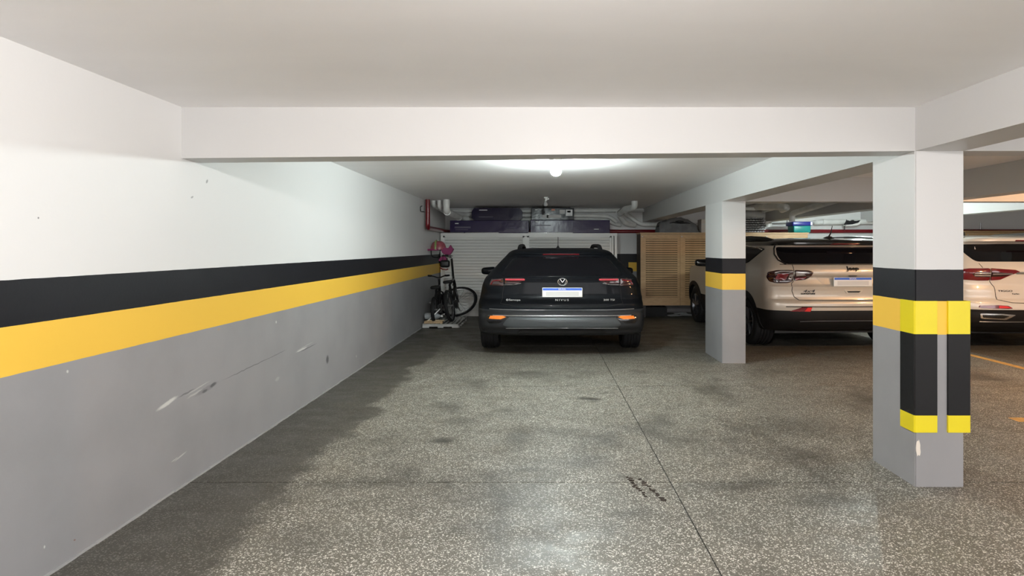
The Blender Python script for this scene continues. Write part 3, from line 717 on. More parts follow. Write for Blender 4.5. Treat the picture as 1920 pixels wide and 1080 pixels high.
for sg in (-1, 1):
    f = (lambda p: p) if sg == 1 else mir
    tl = Tg.patch('tail_light', f([(.86, 1.185), (1.10, 1.180), (1.185, 1.16), (1.195, 1.06), (1.17, 1.015), (1.0, 1.005), (.86, 1.008)]), M['lampred'], off=.012, bulge=.012, rnd=.02)
    Tg.patch('clear_element', f([(.865, 1.125), (1.04, 1.128), (1.09, 1.10), (1.04, 1.055), (.865, 1.058)]), M['lampdark'], off=.027, parent=tl, depth=.01, rnd=.02)
    Tg.seam(f([(.87, 1.108), (1.06, 1.108)]), .008, m=M['clear'], name='light_bar', off=.030, parent=tl)
    Tg.seam(f([(.87, 1.078), (1.06, 1.078)]), .008, m=M['clear'], name='light_bar', off=.030, parent=tl)
    ll = Tg.patch('lid_light', f([(.46, 1.135), (.52, 1.162), (.845, 1.185), (.845, 1.008), (.72, 1.02), (.58, 1.09)]), M['lampred'], off=.012, bulge=.008, rnd=.015)
    Tg.patch('clear_element', f([(.56, 1.112), (.845, 1.128), (.845, 1.062), (.67, 1.066)]), M['lampdark'], off=.020, parent=ll, depth=.01)
    Tg.seam(f([(.58, 1.105), (.84, 1.10)]), .008, m=M['clear'], name='light_bar', off=.024, parent=ll)
    Tg.seam(f([(.95, 1.25), (.94, 1.19)]), .004)
    Tg.seam(f([(.852, 1.18), (.852, 1.01), (.85, .99), (.80, .92), (.78, .74), (.60, .70), (.35, .692), (0, .692)]), .0045)
    rf = Tg.patch('bumper_reflector', f([(.66, .660), (.80, .668), (1.02, .660), (1.035, .632), (.98, .622), (.66, .616), (.60, .622)]), M['lampred'], off=.012, rnd=.012)
    Tg.patch('bright_element', f([(.62, .628), (.69, .655), (.79, .660), (.79, .624)]), M['lampbright'], off=.018, parent=rf, depth=.01)
    ex = Tg.patch('exhaust_trim', f([(.55, .53), (.72, .545), (1.02, .545), (1.00, .47), (.68, .455)]), M['chrome'], off=.012, rnd=.02)
    Tg.patch('exhaust_opening', f([(.64, .51), (.74, .528), (.99, .528), (.98, .485), (.72, .478)]), M['glossblack'], off=.016, parent=ex, depth=.01, rnd=.015)
    Tg.patch('side_window', [(1.0, 1.22), (1.05, 1.45), (1.6, 1.53), (2.35, 1.52), (3.0, 1.25), (2.4, 1.20)], M['glass'], face='side', sg=sg, off=.008, rnd=.03)
    Tg.mirror(2.75, 1.22, sg, M['cream'], .26)
    rail = [(sg * .86, .60, 1.625), (sg * .86, .70, 1.675), (sg * .85, 1.5, 1.700), (sg * .84, 2.2, 1.685), (sg * .83, 2.35, 1.63)]
    MB().tube(bez(rail, 4, .1), .026, 8, sx=1.3).build('roof_rail', M['steel'], root, smooth=50)
Tg.patch('rear_window', [(-.98, 1.275), (.98, 1.275), (1.02, 1.40), (.965, 1.525), (.6, 1.545), (-.6, 1.545), (-.965, 1.525), (-1.02, 1.40)], M['glass'], off=.006, rnd=.05)
Tg.seam([(-.52, 1.115), (0, 1.118), (.52, 1.115)], .016, m=M['chrome'], name='chrome_strip', off=.006)
Tg.patch('third_brake_light', [(-.38, 1.565), (.38, 1.565), (.37, 1.585), (-.37, 1.585)], M['lampred'], off=.006, depth=.01)
Tg.text('TIGGO', -.66, .862, .036, M['rimblk'], sx=1.75, name='model_lettering')
Tg.text('Turbo', -.52, .822, .028, M['rimblk'], sx=1.5, name='engine_lettering')
Tg.plate(0, .93, .536, .13, .014)
Tg.seam([(-1.0, .425), (0, .43), (1.0, .425)], .007, m=M['steel'], name='lower_edge', off=.003)
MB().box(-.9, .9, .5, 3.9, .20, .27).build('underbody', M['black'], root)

# ------------------------------------------------------------------ cabinets along the back wall
def wood():
    t = NT('warm_wood'); tc = t.n('TexCoord').outputs['Object']
    mp = t.n('Mapping', None, Vector=tc, Scale=(1.2, 8, 9)).outputs[0]
    f = t.noise(mp, 5, 5, .6, 1.2)
    t.set(t.b.inputs['Base Color'], t.mix(t.ramp(f, .3, .7), (0.54, 0.35, 0.18, 1), (0.43, 0.27, 0.13, 1)))
    t.b.inputs['Roughness'].default_value = .45; return t.m
M['wood'] = wood()
M['dkwood'] = mat('dark_cabinet_side', (0.10, 0.075, 0.055, 1), .6)
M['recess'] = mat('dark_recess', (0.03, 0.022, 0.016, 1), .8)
def wood_cabinet(x0, x1, doors, lab, y0=12.2, z0=.256, z1=1.797, dep=.50):
    r = thing('louvred_cabinet', lab, 'cabinet', (x0, y0, 0), group='wooden louvred cabinets along the back wall')
    W = x1 - x0
    MB().box(0, .03, .025, dep, z0, z1 - .03).box(W - .03, W, .025, dep, z0, z1 - .03).box(.03, W - .03, dep - .02, dep, z0, z1 - .03).box(.03, W - .03, .03, dep - .02, z0, z0 + .03).build('carcass', M['dkwood'], r)
    MB().box(-.01, W + .01, -.005, dep + .005, z1 - .03, z1).build('top_board', M['wood'], r)
    for lx in (.06, W - .12):
        for ly in (.06, dep - .1):
            MB().box(lx, lx + .06, ly, ly + .05, 0, z0).build('leg', M['black'], r)
    dw = W / doors; slat = None
    for i in range(doors):
        a, b = i * dw + .004, (i + 1) * dw - .004; zt, zb = z1 - .035, z0; fr = .105
        yo = 0 if i % 2 == 0 else .012
        d = MB().box(a, a + fr, yo, yo + .024, zb, zt).box(b - .05, b, yo, yo + .024, zb, zt).box(a + fr, b - .05, yo, yo + .024, zt - .10, zt).box(a + fr, b - .05, yo, yo + .024, zb, zb + .17).build('door', M['wood'], r)
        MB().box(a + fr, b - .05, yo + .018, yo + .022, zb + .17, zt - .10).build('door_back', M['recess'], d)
        n = 26; zz0, zz1 = zb + .17, zt - .10; p = (zz1 - zz0) / n
        if slat is None or abs(slat[1] - (b - a)) > 1e-4:
            me = MB().add([(a + fr, .004, -p * .42), (b - .05, .004, -p * .42), (b - .05, .0, p * .34), (a + fr, .0, p * .34), (a + fr, .018, -p * .40), (b - .05, .018, -p * .40), (b - .05, .014, p * .34), (a + fr, .014, p * .34)],
                           [(0, 1, 2, 3), (7, 6, 5, 4), (0, 4, 5, 1), (3, 2, 6, 7), (0, 3, 7, 4), (1, 5, 6, 2)]).mesh()
            me.materials.append(M['wood']); slat = (me, b - a, a)
        for k in range(n):
            o = link('slat', slat[0], None, d); o.location = (a - slat[2], yo - .001, zz0 + (k + .5) * p)
        MB().lathe([(0, -.02), (.012, -.018), (.012, -.004), (.006, 0), (0, 0)], axis='y', c=(a + .035, yo, zt - .05), seg=10).build('knob', M['steel'], d)
    return r
wood_cabinet(2.075, 3.75, 2, 'wooden louvred cabinet between the black car and the far pillar')
wood_cabinet(3.78, 5.62, 2, 'wooden louvred cabinet behind the beige SUV, under the blue tub')
wood_cabinet(8.95, 10.9, 2, 'wooden cabinet behind the white SUV at the right edge', z1=1.835)

M['alu'] = mat('white_aluminium', (0.82, 0.82, 0.80, 1), .35)
AX0, AX1, AY, AZ = PX(826, 12.45), PX(1157, 12.45), 12.45, 1.79
r = thing('white_louvred_cabinet', 'wide white slatted cabinet behind the black car', 'cabinet', (0, 0, 0))
MB().box(AX0, AX0 + .02, AY + .05, 13.1, .02, AZ).box(AX1 - .02, AX1, AY + .05, 13.1, .02, AZ).box(AX0, AX1, 13.08, 13.1, .02, AZ).box(AX0, AX1, AY + .05, 13.1, 0, .05).build('carcass', M['alu'], r)
MB().box(AX0, AX0 + .055, AY, AY + .06, 0, AZ).build('left_stile', M['alu'], r)
MB().box(AX1 - .055, AX1, AY, AY + .06, 0, AZ).box(AX1 - .115, AX1 - .075, AY, AY + .04, 0, AZ - .06).build('right_stile', M['alu'], r)
MB().box(AX0, AX1, AY - .004, AY + .06, AZ - .05, AZ).box(AX0, AX1, AY - .012, AY, AZ - .058, AZ - .05).box(AX0, AX1, AY + .06, 13.1, AZ - .02, AZ).build('top_rail', M['alu'], r)
MB().box(AX0, AX1, AY - .004, AY + .06, 0.0, .06).build('bottom_rail', M['alu'], r)
mx = PX(986, 12.45)
for (a, b) in ((AX0 + .055, mx - .03), (mx + .03, AX1 - .12)):
    d = MB().box(a, a + .035, AY + .01, AY + .035, .06, AZ - .05).box(b - .035, b, AY + .01, AY + .035, .06, AZ - .05).box(a, b, AY + .01, AY + .035, AZ - .09, AZ - .05).box(a, b, AY + .01, AY + .035, .06, .11).build('door', M['alu'], r)
    n = 25; z0, z1 = .11, AZ - .09; p = (z1 - z0) / n
    me = MB().add([(a + .035, AY + .030, -p * .46), (b - .035, AY + .030, -p * .46), (b - .035, AY + .008, -p * .42), (a + .035, AY + .008, -p * .42), (a + .035, AY + .026, p * .46), (b - .035, AY + .026, p * .46), (b - .035, AY + .034, p * .46), (a + .035, AY + .034, p * .46)],
                   [(0, 1, 2, 3), (3, 2, 5, 4), (4, 5, 6, 7), (0, 7, 6, 1), (0, 3, 4, 7), (1, 6, 5, 2)]).mesh()
    me.materials.append(M['alu'])
    for k in range(n):
        o = link('slat', me, None, d); o.location = (0, 0, z0 + (k + .5) * p)
MB().box(mx - .03, mx + .03, AY, AY + .045, .06, AZ - .05).build('centre_stile', M['alu'], r)

# boxes on top of the white cabinet
def box_mat(name, c):
    return mat(name, c, .2, spec=.22, bump=(5, .5))
M['purple'] = box_mat('purple_gloss_card', (0.022, 0.012, 0.060, 1)); M['purple2'] = box_mat('dark_purple_gloss_card', (0.014, 0.009, 0.035, 1)); M['blackbox'] = box_mat('black_gloss_card', (0.010, 0.011, 0.016, 1))
M['print'] = mat('white_print', (.7, .7, .7, 1), .4); M['faint'] = mat('faint_print', (.07, .06, .11, 1), .4); M['orange'] = mat('orange_print', (.55, .16, .07, 1), .4); M['paper'] = mat('grey_label', (.5, .5, .5, 1), .5)
def carton(name, x0, x1, y0, y1, z0, z1, m, lab, prints, shape=None, rot=0):
    o = thing(name, lab, 'box', ((x0 + x1) / 2, y0, z0), rot, group='cartons on the white cabinet')
    W = (x1 - x0) / 2; H = z1 - z0; D = y1 - y0
    if shape:
        MB().prism(shape(W, H), 0, D).build('carton_body', m, o)
    else:
        MB().rbox(-W, W, 0, D, 0, H, .008, 2).build('carton_body', m, o)
        MB().box(-W + .004, W - .004, D * .48, D * .52, H - .001, H + .001).build('tape', M['faint'], o)
    for (a, b, c, d, pm, nm) in prints:
        MB().box(-W + a * 2 * W, -W + b * 2 * W, -.0015, .003, c * H, d * H).build(nm, pm, o)
    return o
BD = 12.47; ZT = AZ + .002
L = 'printed_mark'
carton('long_carton', PX(843.5, BD), PX(991.5, BD), BD, BD + .30, ZT, 2.065, M['purple'], 'long purple carton on the left end of the white cabinet', [(.065, .11, .72, .80, M['print'], L), (.06, .265, .38, .52, M['faint'], L), (.07, .23, .24, .29, M['faint'], L)])
carton('long_carton', PX(994.5, BD), PX(1143.5, BD), BD, BD + .30, ZT, 2.072, M['purple'], 'long purple carton on the right end of the white cabinet', [(.065, .10, .84, .92, M['print'], L), (.06, .26, .55, .63, M['faint'], L), (.80, .86, .28, .32, M['print'], L), (.865, .89, .29, .31, M['faint'], L)], rot=-.004)
def hexa(W, H): return [(-W * .90, 0), (W * .90, 0), (W, H * .22), (W * .99, H * .75), (W * .90, H), (-W * .90, H), (-W * .99, H * .75), (-W, H * .22)]
carton('bevelled_carton', PX(884, BD), PX(979.5, BD), BD + .01, BD + .27, 2.067, 2.336, M['purple2'], 'dark purple carton with cut corners stacked on the left long carton', [(.15, .31, .80, .86, M['print'], L), (.14, .42, .26, .30, M['faint'], L)], shape=hexa)
carton('printed_carton', PX(996, BD), PX(1076.5, BD), BD + .005, BD + .26, 2.074, 2.338, M['blackbox'], 'black printed carton with white labels on the right long carton', [(.09, .15, .80, .88, M['print'], L), (.47, .55, .76, .92, M['orange'], L), (.66, .79, .50, .84, M['paper'], 'label'), (.81, .96, .34, .86, M['print'], 'label'), (.84, .92, .62, .76, M['blackbox'], L), (.26, .70, .18, .42, M['paper'], L), (.36, .40, .14, .55, M['print'], L)])
# thin rods lying on the cabinet edge
rods = thing('curtain_rod', 'thin pale metal rods lying along the white cabinet top edge', 'rod', (0, 12.46, AZ))
for i, (a, b, m_) in enumerate(((828, 870, 'steel'), (872, 935, 'chrome'), (990, 1074, 'chrome'))):
    MB().tube([(PX(a, 12.45), -.02 - .004 * i, .010), (PX(b, 12.45), -.022, .010)], .009, 8).build('rod', M[m_], rods, smooth=50)

# ------------------------------------------------------------------ pipes
def pipe(name, pts, rr, m, lab, r=.1, rings=(), group=None, seg=14):
    P = bez(pts, 6, r)
    c = Vector(pts[0]); t = thing(name, lab, 'pipe', tuple(c), group=group)
    MB().tube([tuple(p - c) for p in P], rr, seg).build('pipe_run', m, t, smooth=50)
    for (a, b, w, mm, k) in rings:        # collars at a point, pointing along b
        a = Vector(a) - c; d = Vector(b).normalized()
        MB().tube([tuple(a - d * w / 2), tuple(a + d * w / 2)], rr * k, seg).build('collar', mm, t, smooth=50)
    return t
D = 12.9
R_ = 'red pipework'; W_ = 'white drain pipes'
xr = PX(802, 10.77)
pipe('fire_pipe', [(xr, 10.77, Z2), (xr, 10.77, 1.845), (xr, 13.13, 1.845), (11.45, 13.13, 1.855)], .042, M['redpipe'], 'red pipe dropping by the left wall and running along the back wall', .08, group=R_)
hk = thing('wire_hook', 'thin dark wire hook on the left wall beside the red pipe', 'hook', (XW, 10.6, 2.15))
MB().tube(bez([(.0, .1, 0), (.06, 0, -.02), (.02, -.18, -.02), (.02, -.2, .07), (.055, -.2, .075)], 4, .03), .007, 6).build('hook_wire', M['black'], hk, smooth=60)
xa = PX(837, 10.77)
pipe('drain_pipe', [(xa, 10.77, Z2), (xa, 10.77, 2.155), (xa - .02, 12.9, 2.13), (PX(900, 12.9), 13.02, 2.09)], .060, M['pvc'], 'thick white drain pipe dropping from the ceiling left of the boxes', .12,
     [((xa, 10.77, 2.30), (0, 0, 1), .10, M['pvc'], 1.08), ((xa, 10.86, 2.145), (0, 1, -.1), .02, M['seal'], 1.12), ((xa - .02, 12.5, 2.13), (0, 1, 0), .03, M['seal'], 1.12)], W_)
xb = PX(823, 10.9)
pipe('drain_pipe', [(xb, 10.95, Z2), (xb, 10.95, 2.24), (xb + .03, 12.4, 2.22), (xb + .25, 12.95, 2.22), (0.2, 12.98, 2.20), (PX(1143, D), 12.98, 2.185), (PX(1157, D), 12.98, 2.05)], .045, M['pvc'], 'slim white pipe running behind the boxes along the back wall', .1, group=W_)
pipe('drain_pipe', [(PX(812, 11.0), 11.05, Z2), (PX(812, 11.0), 11.05, 2.29), (PX(830, 11.6) - .05, 12.2, 2.23), (PX(845, D), 12.99, 2.30), (1.1, 12.99, 2.31), (2.285, 12.99, 2.315)], .042, M['pvc'], 'topmost white pipe along the back wall under the ceiling', .1,
     [((PX(1108, D), 12.99, 2.312), (1, 0, 0), .05, M['pvc'], 1.25)], W_)
xc = PX(1190, 11.14)
pipe('drain_pipe', [(xc, 11.14, Z2), (xc, 11.14, 2.255), (xc - .12, 11.6, 2.25), (PX(1160, 12.5), 12.5, 2.20), (PX(1172, 12.7), 12.75, 2.02), (PX(1190, 12.9), 12.95, 1.99)], .062, M['pvc'], 'thick white drain elbow hanging from the ceiling right of the boxes', .13,
     [((PX(1167, 12.0), 12.05, 2.232), Vector((PX(1160, 12.5) - xc + .12, .9, -.05)), .70, M['pvcgrey'], 1.06), ((xc - .10, 11.68, 2.248), (-.1, .9, -.05), .03, M['seal'], 1.15), ((PX(1161, 12.4), 12.42, 2.205), (-.1, .9, -.05), .04, M['seal'], 1.15)], W_)
pipe('drain_pipe', [(PX(1165, D), 13.05, 2.33), (PX(1172, D), 13.05, 2.28), (PX(1202, D), 13.05, 2.0), (3.4, 13.05, 1.995), (3.6, 13.05, 1.995)], .048, M['pvc'], 'white pipe slanting down to the right under the long beam', .12, group=W_)
pipe('drain_pipe', [(PX(905, D), 13.08, 2.10), (PX(1085, D), 13.08, 2.13), (PX(1135, D), 13.08, 2.12), (PX(1158, D), 13.08, 2.0), (PX(1166, D), 13.08, 2.0)], .048, M['pvc'], 'lowest white pipe behind the boxes with a bent right end', .1, group=W_)
# above the beige SUV
pipe('drain_pipe', [(PX(1405, 12.2), 12.2, 2.32), (PX(1440, 11.2), 11.2, 2.28), (PX(1476, 10.6), 10.6, 2.215), (PX(1478, 10.6) + .05, 11.0, 2.2)], .062, M['pvc'], 'thick white pipe slanting forward above the beige SUV roof', .08, group=W_)
pipe('drain_pipe', [(PX(1385, 11.8), 11.8, PZ(391, 11.8)), (PX(1452, 11.8), 11.8, PZ(391, 11.8)), (PX(1455, 11.8), 12.5, 2.26)], .032, M['pvc'], 'thin white pipe above the beige SUV next to the far pillar', .05, group=W_)
pipe('drain_pipe', [(PX(1375, 12.6), 12.75, PZ(402, 12.6)), (PX(1442, 12.6), 12.75, PZ(402, 12.6)), (PX(1442, 12.6) + .02, 12.75, PZ(412, 12.6)), (PX(1445, 12.6), 12.75, PZ(425, 12.6))], .085, M['pvc'], 'wide shaded drain pipe turning down beside the grey crate', .07, group=W_)
pipe('drain_pipe', [(4.80, 11.1, 1.98), (4.80, 11.1, 2.13), (4.81, 10.75, 2.16), (4.82, 9.3, 2.27)], .055, M['pvc'], 'grey-white pipe rising to the right under the dark beam', .1, group=W_)
pipe('drain_pipe', [(PX(1425, D), 13.05, PZ(416, D)), (PX(1455, D), 13.05, PZ(414, D)), (PX(1512, D), 13.05, PZ(413, D)), (PX(1524, D), 13.05, PZ(418, D))], .062, M['pvc'], 'white pipe on the back wall behind the blue tub', .06,
     [((PX(1479, D), 13.05, PZ(413.6, D)), (1, 0, 0), .02, M['pvcgrey'], 1.03), ((PX(1503, D), 13.05, PZ(413, D)), (1, 0, 0), .06, M['pvc'], 1.1)], W_)
pipe('drain_pipe', [(PX(1538, D), 13.19, PZ(417, D)), (PX(1536, D), 13.05, PZ(417, D)), (PX(1550, D), 13.02, PZ(416, D)), (PX(1700, D), 13.02, PZ(414.5, D)), (8.9, 13.02, PZ(414, D))], .060, M['pvc'], 'white pipe on the bright back wall carrying the shoe', .06,
     [((PX(1549, D), 13.02, PZ(416, D)), (1, 0, 0), .05, M['pvc'], 1.1)], W_)
# shoe resting on that pipe
sx0 = PX(1585, 12.85)
sh = thing('shoe', 'black and white shoe resting on the white pipe above the beige SUV', 'shoe', (PX(1599, 12.85), 12.88, PZ(417, 12.85)))
sole = [(-.165, -.075), (-.17, -.055), (-.02, -.045), (.12, -.005), (.165, .05), (.175, .035), (.15, -.03), (.10, -.065), (-.05, -.08)]
MB().prism(sole, -.05, .05).build('sole', M['white'], sh)
MB().prism([(-.17, -.055), (-.125, .01), (-.11, .045), (-.085, .035), (-.02, .035), (.005, .055), (.03, .035), (.12, .035), (.165, .05), (.12, -.005), (-.02, -.045)], -.045, .045).build('upper', M['rubber'], sh)
MB().tube([(-.10, 0, .03), (-.13, 0, .06)], .008, 6).build('heel_tab', M['rubber'], sh)
br = thing('pipe_bracket', 'dark bracket stem holding the shoe pipe above the red pipe', 'bracket', (PX(1588, D), 13.0, PZ(431, D)))
MB().tube([(0, 0, 0), (0, 0, .10), (.05, 0, .12)], .012, 6).build('bracket_arm', M['black'], br)
# wires at the right edge
wr = thing('hanging_wire', 'two dark wires hanging on the back wall above the white SUV', 'wire', (PX(1854, D), 13.15, 2.05))
MB().tube([(0, 0, 0), (.005, 0, -.34)], .009, 6).build('wire', M['steel'], wr)
MB().tube([(.05, 0, -.12), (.09, 0, -.34)], .008, 6).build('wire', M['steel'], wr)

# ------------------------------------------------------------------ things on the wooden cabinets
ZW = 1.797
def blob(nx, ny, prof, seed, W, Dp):
    rr = random.Random(seed); vs = []; fs = []
    ph = [rr.uniform(0, 6) for _ in range(6)]
    for j in range(ny + 1):
        for i in range(nx + 1):
            u = i / nx; v = j / ny
            h = np.interp(u, [p[0] for p in prof], [p[1] for p in prof])
            e = min(1, (min(v, 1 - v) * 7)) ** .5
            fold = .010 * math.sin(u * 16 + ph[0] + v * 5) + .007 * math.sin(u * 29 - v * 9 + ph[1]) + .006 * math.sin(v * 21 + ph[2] + u * 7) + .006 * rr.uniform(-1, 1)
            bul = .05 * math.sin(PI * v) * math.sin(PI * min(1, max(0, u)))
            vs.append((W * u + .012 * math.sin(v * 9 + ph[3]), Dp * v - .02 * math.sin(PI * u) * (1 - v), max(0.0, h * e * (0.92 + bul) + (fold * e if 0 < i < nx else 0)) if 0 < j < ny else 0.0))
    n = nx + 1
    for j in range(ny):
        for i in range(nx): fs.append((j * n + i, j * n + i + 1, (j + 1) * n + i + 1, (j + 1) * n + i))
    fs.append(tuple([i for i in range(n)][::-1] + [ny * n + i for i in range(n)]))
    return MB().add(vs, fs)
tp = blob(36, 22, [(0, .16), (.04, .24), (.2, .27), (.45, .345), (.6, .335), (.85, .25), (.95, .20), (1, .03)], 4, .84, .42)
tb = thing('folded_cover', 'grey crumpled plastic cover folded on the wooden cabinet', 'cover', (PX(1236, 12.25), 12.26, ZW))
tp.build('cover_body', mat('grey_plastic_sheet', (.16, .16, .165, 1), .32, vary=.3, vscale=6, bump=(9, .4)), tb, smooth=60)
crease = [(.22, -.012, .20), (.30, -.02, .215), (.45, -.02, .20), (.58, -.02, .205), (.66, -.015, .19)]
MB().tube(crease, [.006, .012, .014, .012, .006], 8).build('fold', M['rubber'], tb, smooth=60)
MB().tube([(.34, -.015, .235), (.42, -.02, .25), (.5, -.02, .24), (.52, -.02, .225), (.44, -.02, .222), (.36, -.015, .228)], .009, 8).build('fold', M['rubber'], tb, smooth=60)
wb = thing('white_carton', 'pale upright carton next to the grey cover beside the far pillar', 'box', (PX(1315, 12.3), 12.3, ZW))
MB().rbox(0, .17, 0, .3, 0, .285, .006, 2).build('carton_body', mat('pale_card', (.52, .47, .42, 1), .6), wb)
MB().box(.0, .17, -.001, .002, .17, .19).build('tape', M['paper'], wb)
# grey lattice crates
cr = thing('lattice_crate', 'stack of dark grey lattice trays beside the far pillar', 'crate', (PX(1385, 12.3), 12.26, ZW))
g1 = mat('grey_tray_plastic', (.30, .30, .31, 1), .4)
nrow, ncol = 7, 9; W_c, H_c = .58, .33
for j in range(nrow):
    tr = MB().box(.0, W_c - .02 * abs(j - 3), 0.03, .40, j * H_c / nrow, j * H_c / nrow + .012).build('tray', M['rubber'], cr)
    q = MB()
    for i in range(ncol):
        x = .02 + i * (W_c - .05) / ncol + (.025 if j % 2 else 0); z = j * H_c / nrow
        q.prism([(x, z + .012), (x + .012, z + .036), (x + .040, z + .036), (x + .050, z + .012)], .0, .03)
    q.build('tray_cups', g1, tr)
# blue tub with lid
tu = thing('plastic_tub', 'teal plastic tub with dark blue lid on the wooden cabinet', 'tub', (PX(1503, 12.3), 12.27, ZW))
M['teal'] = mat('teal_plastic', (.0, .22, .20, 1), .35); M['blue'] = mat('blue_plastic', (.006, .013, .20, 1), .32)
t_ = MB().rbox(-.18, .18, 0, .30, 0, .15, .02, 3); t_.xf(lambda p: (p.x * (1 + .25 * p.z), .15 + (p.y - .15) * (1 + .25 * p.z), p.z)); t_.build('tub_body', M['teal'], tu, smooth=40)
MB().rbox(-.215, .215, -.03, .33, .145, .235, .018, 3).build('lid', M['blue'], tu, smooth=40)
MB().rbox(.16, .20, -.042, -.028, .155, .225, .006, 2).build('clip', M['white'], tu)
# scraps under the first cabinet
rr = random.Random(5)
for k, (x, y, a, m_, lab) in enumerate(((1275, 588, .1, 'print', 'white paper sheet lying under the wooden cabinet beside the wheel'), (1286, 591, -.3, 'paper', 'grey folded paper lying under the wooden cabinet near the wheel'), (1262, 592, .5, 'paper', 'small pale paper scrap deep under the wooden cabinet'))):
    d = FPX * CAM_H / (y - 465)
    o = thing('paper_scrap', lab, 'paper', (PX(x, d), d, 0), a, group='papers under the cabinet')
    MB().add([(-.14, -.1, .002), (.15, -.11, .004), (.17, .1, .02), (-.12, .12, .006), (.02, 0, .035)], [(0, 1, 4), (1, 2, 4), (2, 3, 4), (3, 0, 4), (0, 3, 2, 1)]).build('sheet', M[m_], o)
ub = thing('storage_crate', 'dark low crate pushed under the wooden cabinet', 'crate', (PX(1206, 12.5), 12.42, 0))
MB().box(0, .5, 0, .02, 0, .2).box(0, .5, .26, .28, 0, .2).box(0, .02, .02, .26, 0, .2).box(.48, .5, .02, .26, 0, .2).box(.02, .48, .02, .26, 0, .02).build('crate_body', M['rubber'], ub)

# ------------------------------------------------------------------ corner with pallet and bicycles
PXL, PXR, PY0, PY1, PZT = -2.19, -1.53, 10.53, 11.74, .085
pl = thing('plastic_pallet', 'white slatted plastic pallet in the corner under the bicycles', 'pallet', (PXL, PY0, 0))
M['pal'] = mat('pallet_plastic', (.60, .60, .58, 1), .45, vary=.3, vscale=5)
pw = PXR - PXL; n = 9; me = None
for i in range(n):
    x = i * (pw - .03) / (n - 1)
    if me is None:
        me = MB().box(0, .030, 0, PY1 - PY0, PZT - .016, PZT).mesh(); me.materials.append(M['pal'])
    o = link('slat', me, None, pl); o.location = (x, 0, 0)
MB().box(0, pw, 0, .03, .035, PZT - .002).box(0, .12, 0, .03, .012, .035).box(.28, .38, 0, .03, .012, .035).box(pw - .12, pw, 0, .03, .012, .035).build('front_rail', M['pal'], pl)
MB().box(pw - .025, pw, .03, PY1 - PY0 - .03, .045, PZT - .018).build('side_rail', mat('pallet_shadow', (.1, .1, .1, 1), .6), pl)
for k in range(5): MB().box(pw - .03, pw + .004, .10 + k * .24, .18 + k * .24, 0, PZT - .018).build('foot', M['pal'], pl)
MB().box(0, pw, PY1 - PY0 - .03, PY1 - PY0, 0, PZT - .018).build('back_rail', M['pal'], pl)
wd = thing('wood_offcut', 'pale wooden board offcut on the pallet front', 'board', (PXL + .02, PY0 + .04, PZT))
MB().rbox(0, .34, 0, .10, 0, .045, .006, 2).build('board', mat('pine', (.50, .35, .20, 1), .6, vary=.3, vscale=20), wd)
MB().rbox(.05, .37, .015, .085, .046, .062, .004, 2).build('strip', mat('pine_light', (.58, .45, .28, 1), .6), wd)
bt = thing('plastic_bottle', 'clear crumpled plastic bottle lying on the wood offcut', 'bottle', (PXL + .02, PY0 + .08, PZT + .063))
MB().lathe([(0, 0), (.05, .0), (.062, .02), (.058, .07), (.063, .12), (.058, .18), (.06, .22), (.03, .27), (.02, .29), (.02, .31), (0, .31)], axis='x', c=(0, .06, .063), seg=20).build('bottle_body', mat('clear_plastic', (.62, .66, .68, 1), .12, trans=.55), bt, smooth=50)
MB().lathe([(0, .30), (.022, .30), (.022, .33), (0, .33)], axis='x', c=(0, .06, .063), seg=14).build('cap', M['white'], bt)
sk = thing('stick', 'short pale plastic stick leaning over the bottle', 'stick', (PXL + .10, PY0 + .06, PZT + .06))
MB().tube([(0, 0, 0), (.20, .07, .20)], .011, 8).build('stick_body', M['white'], sk, smooth=60)

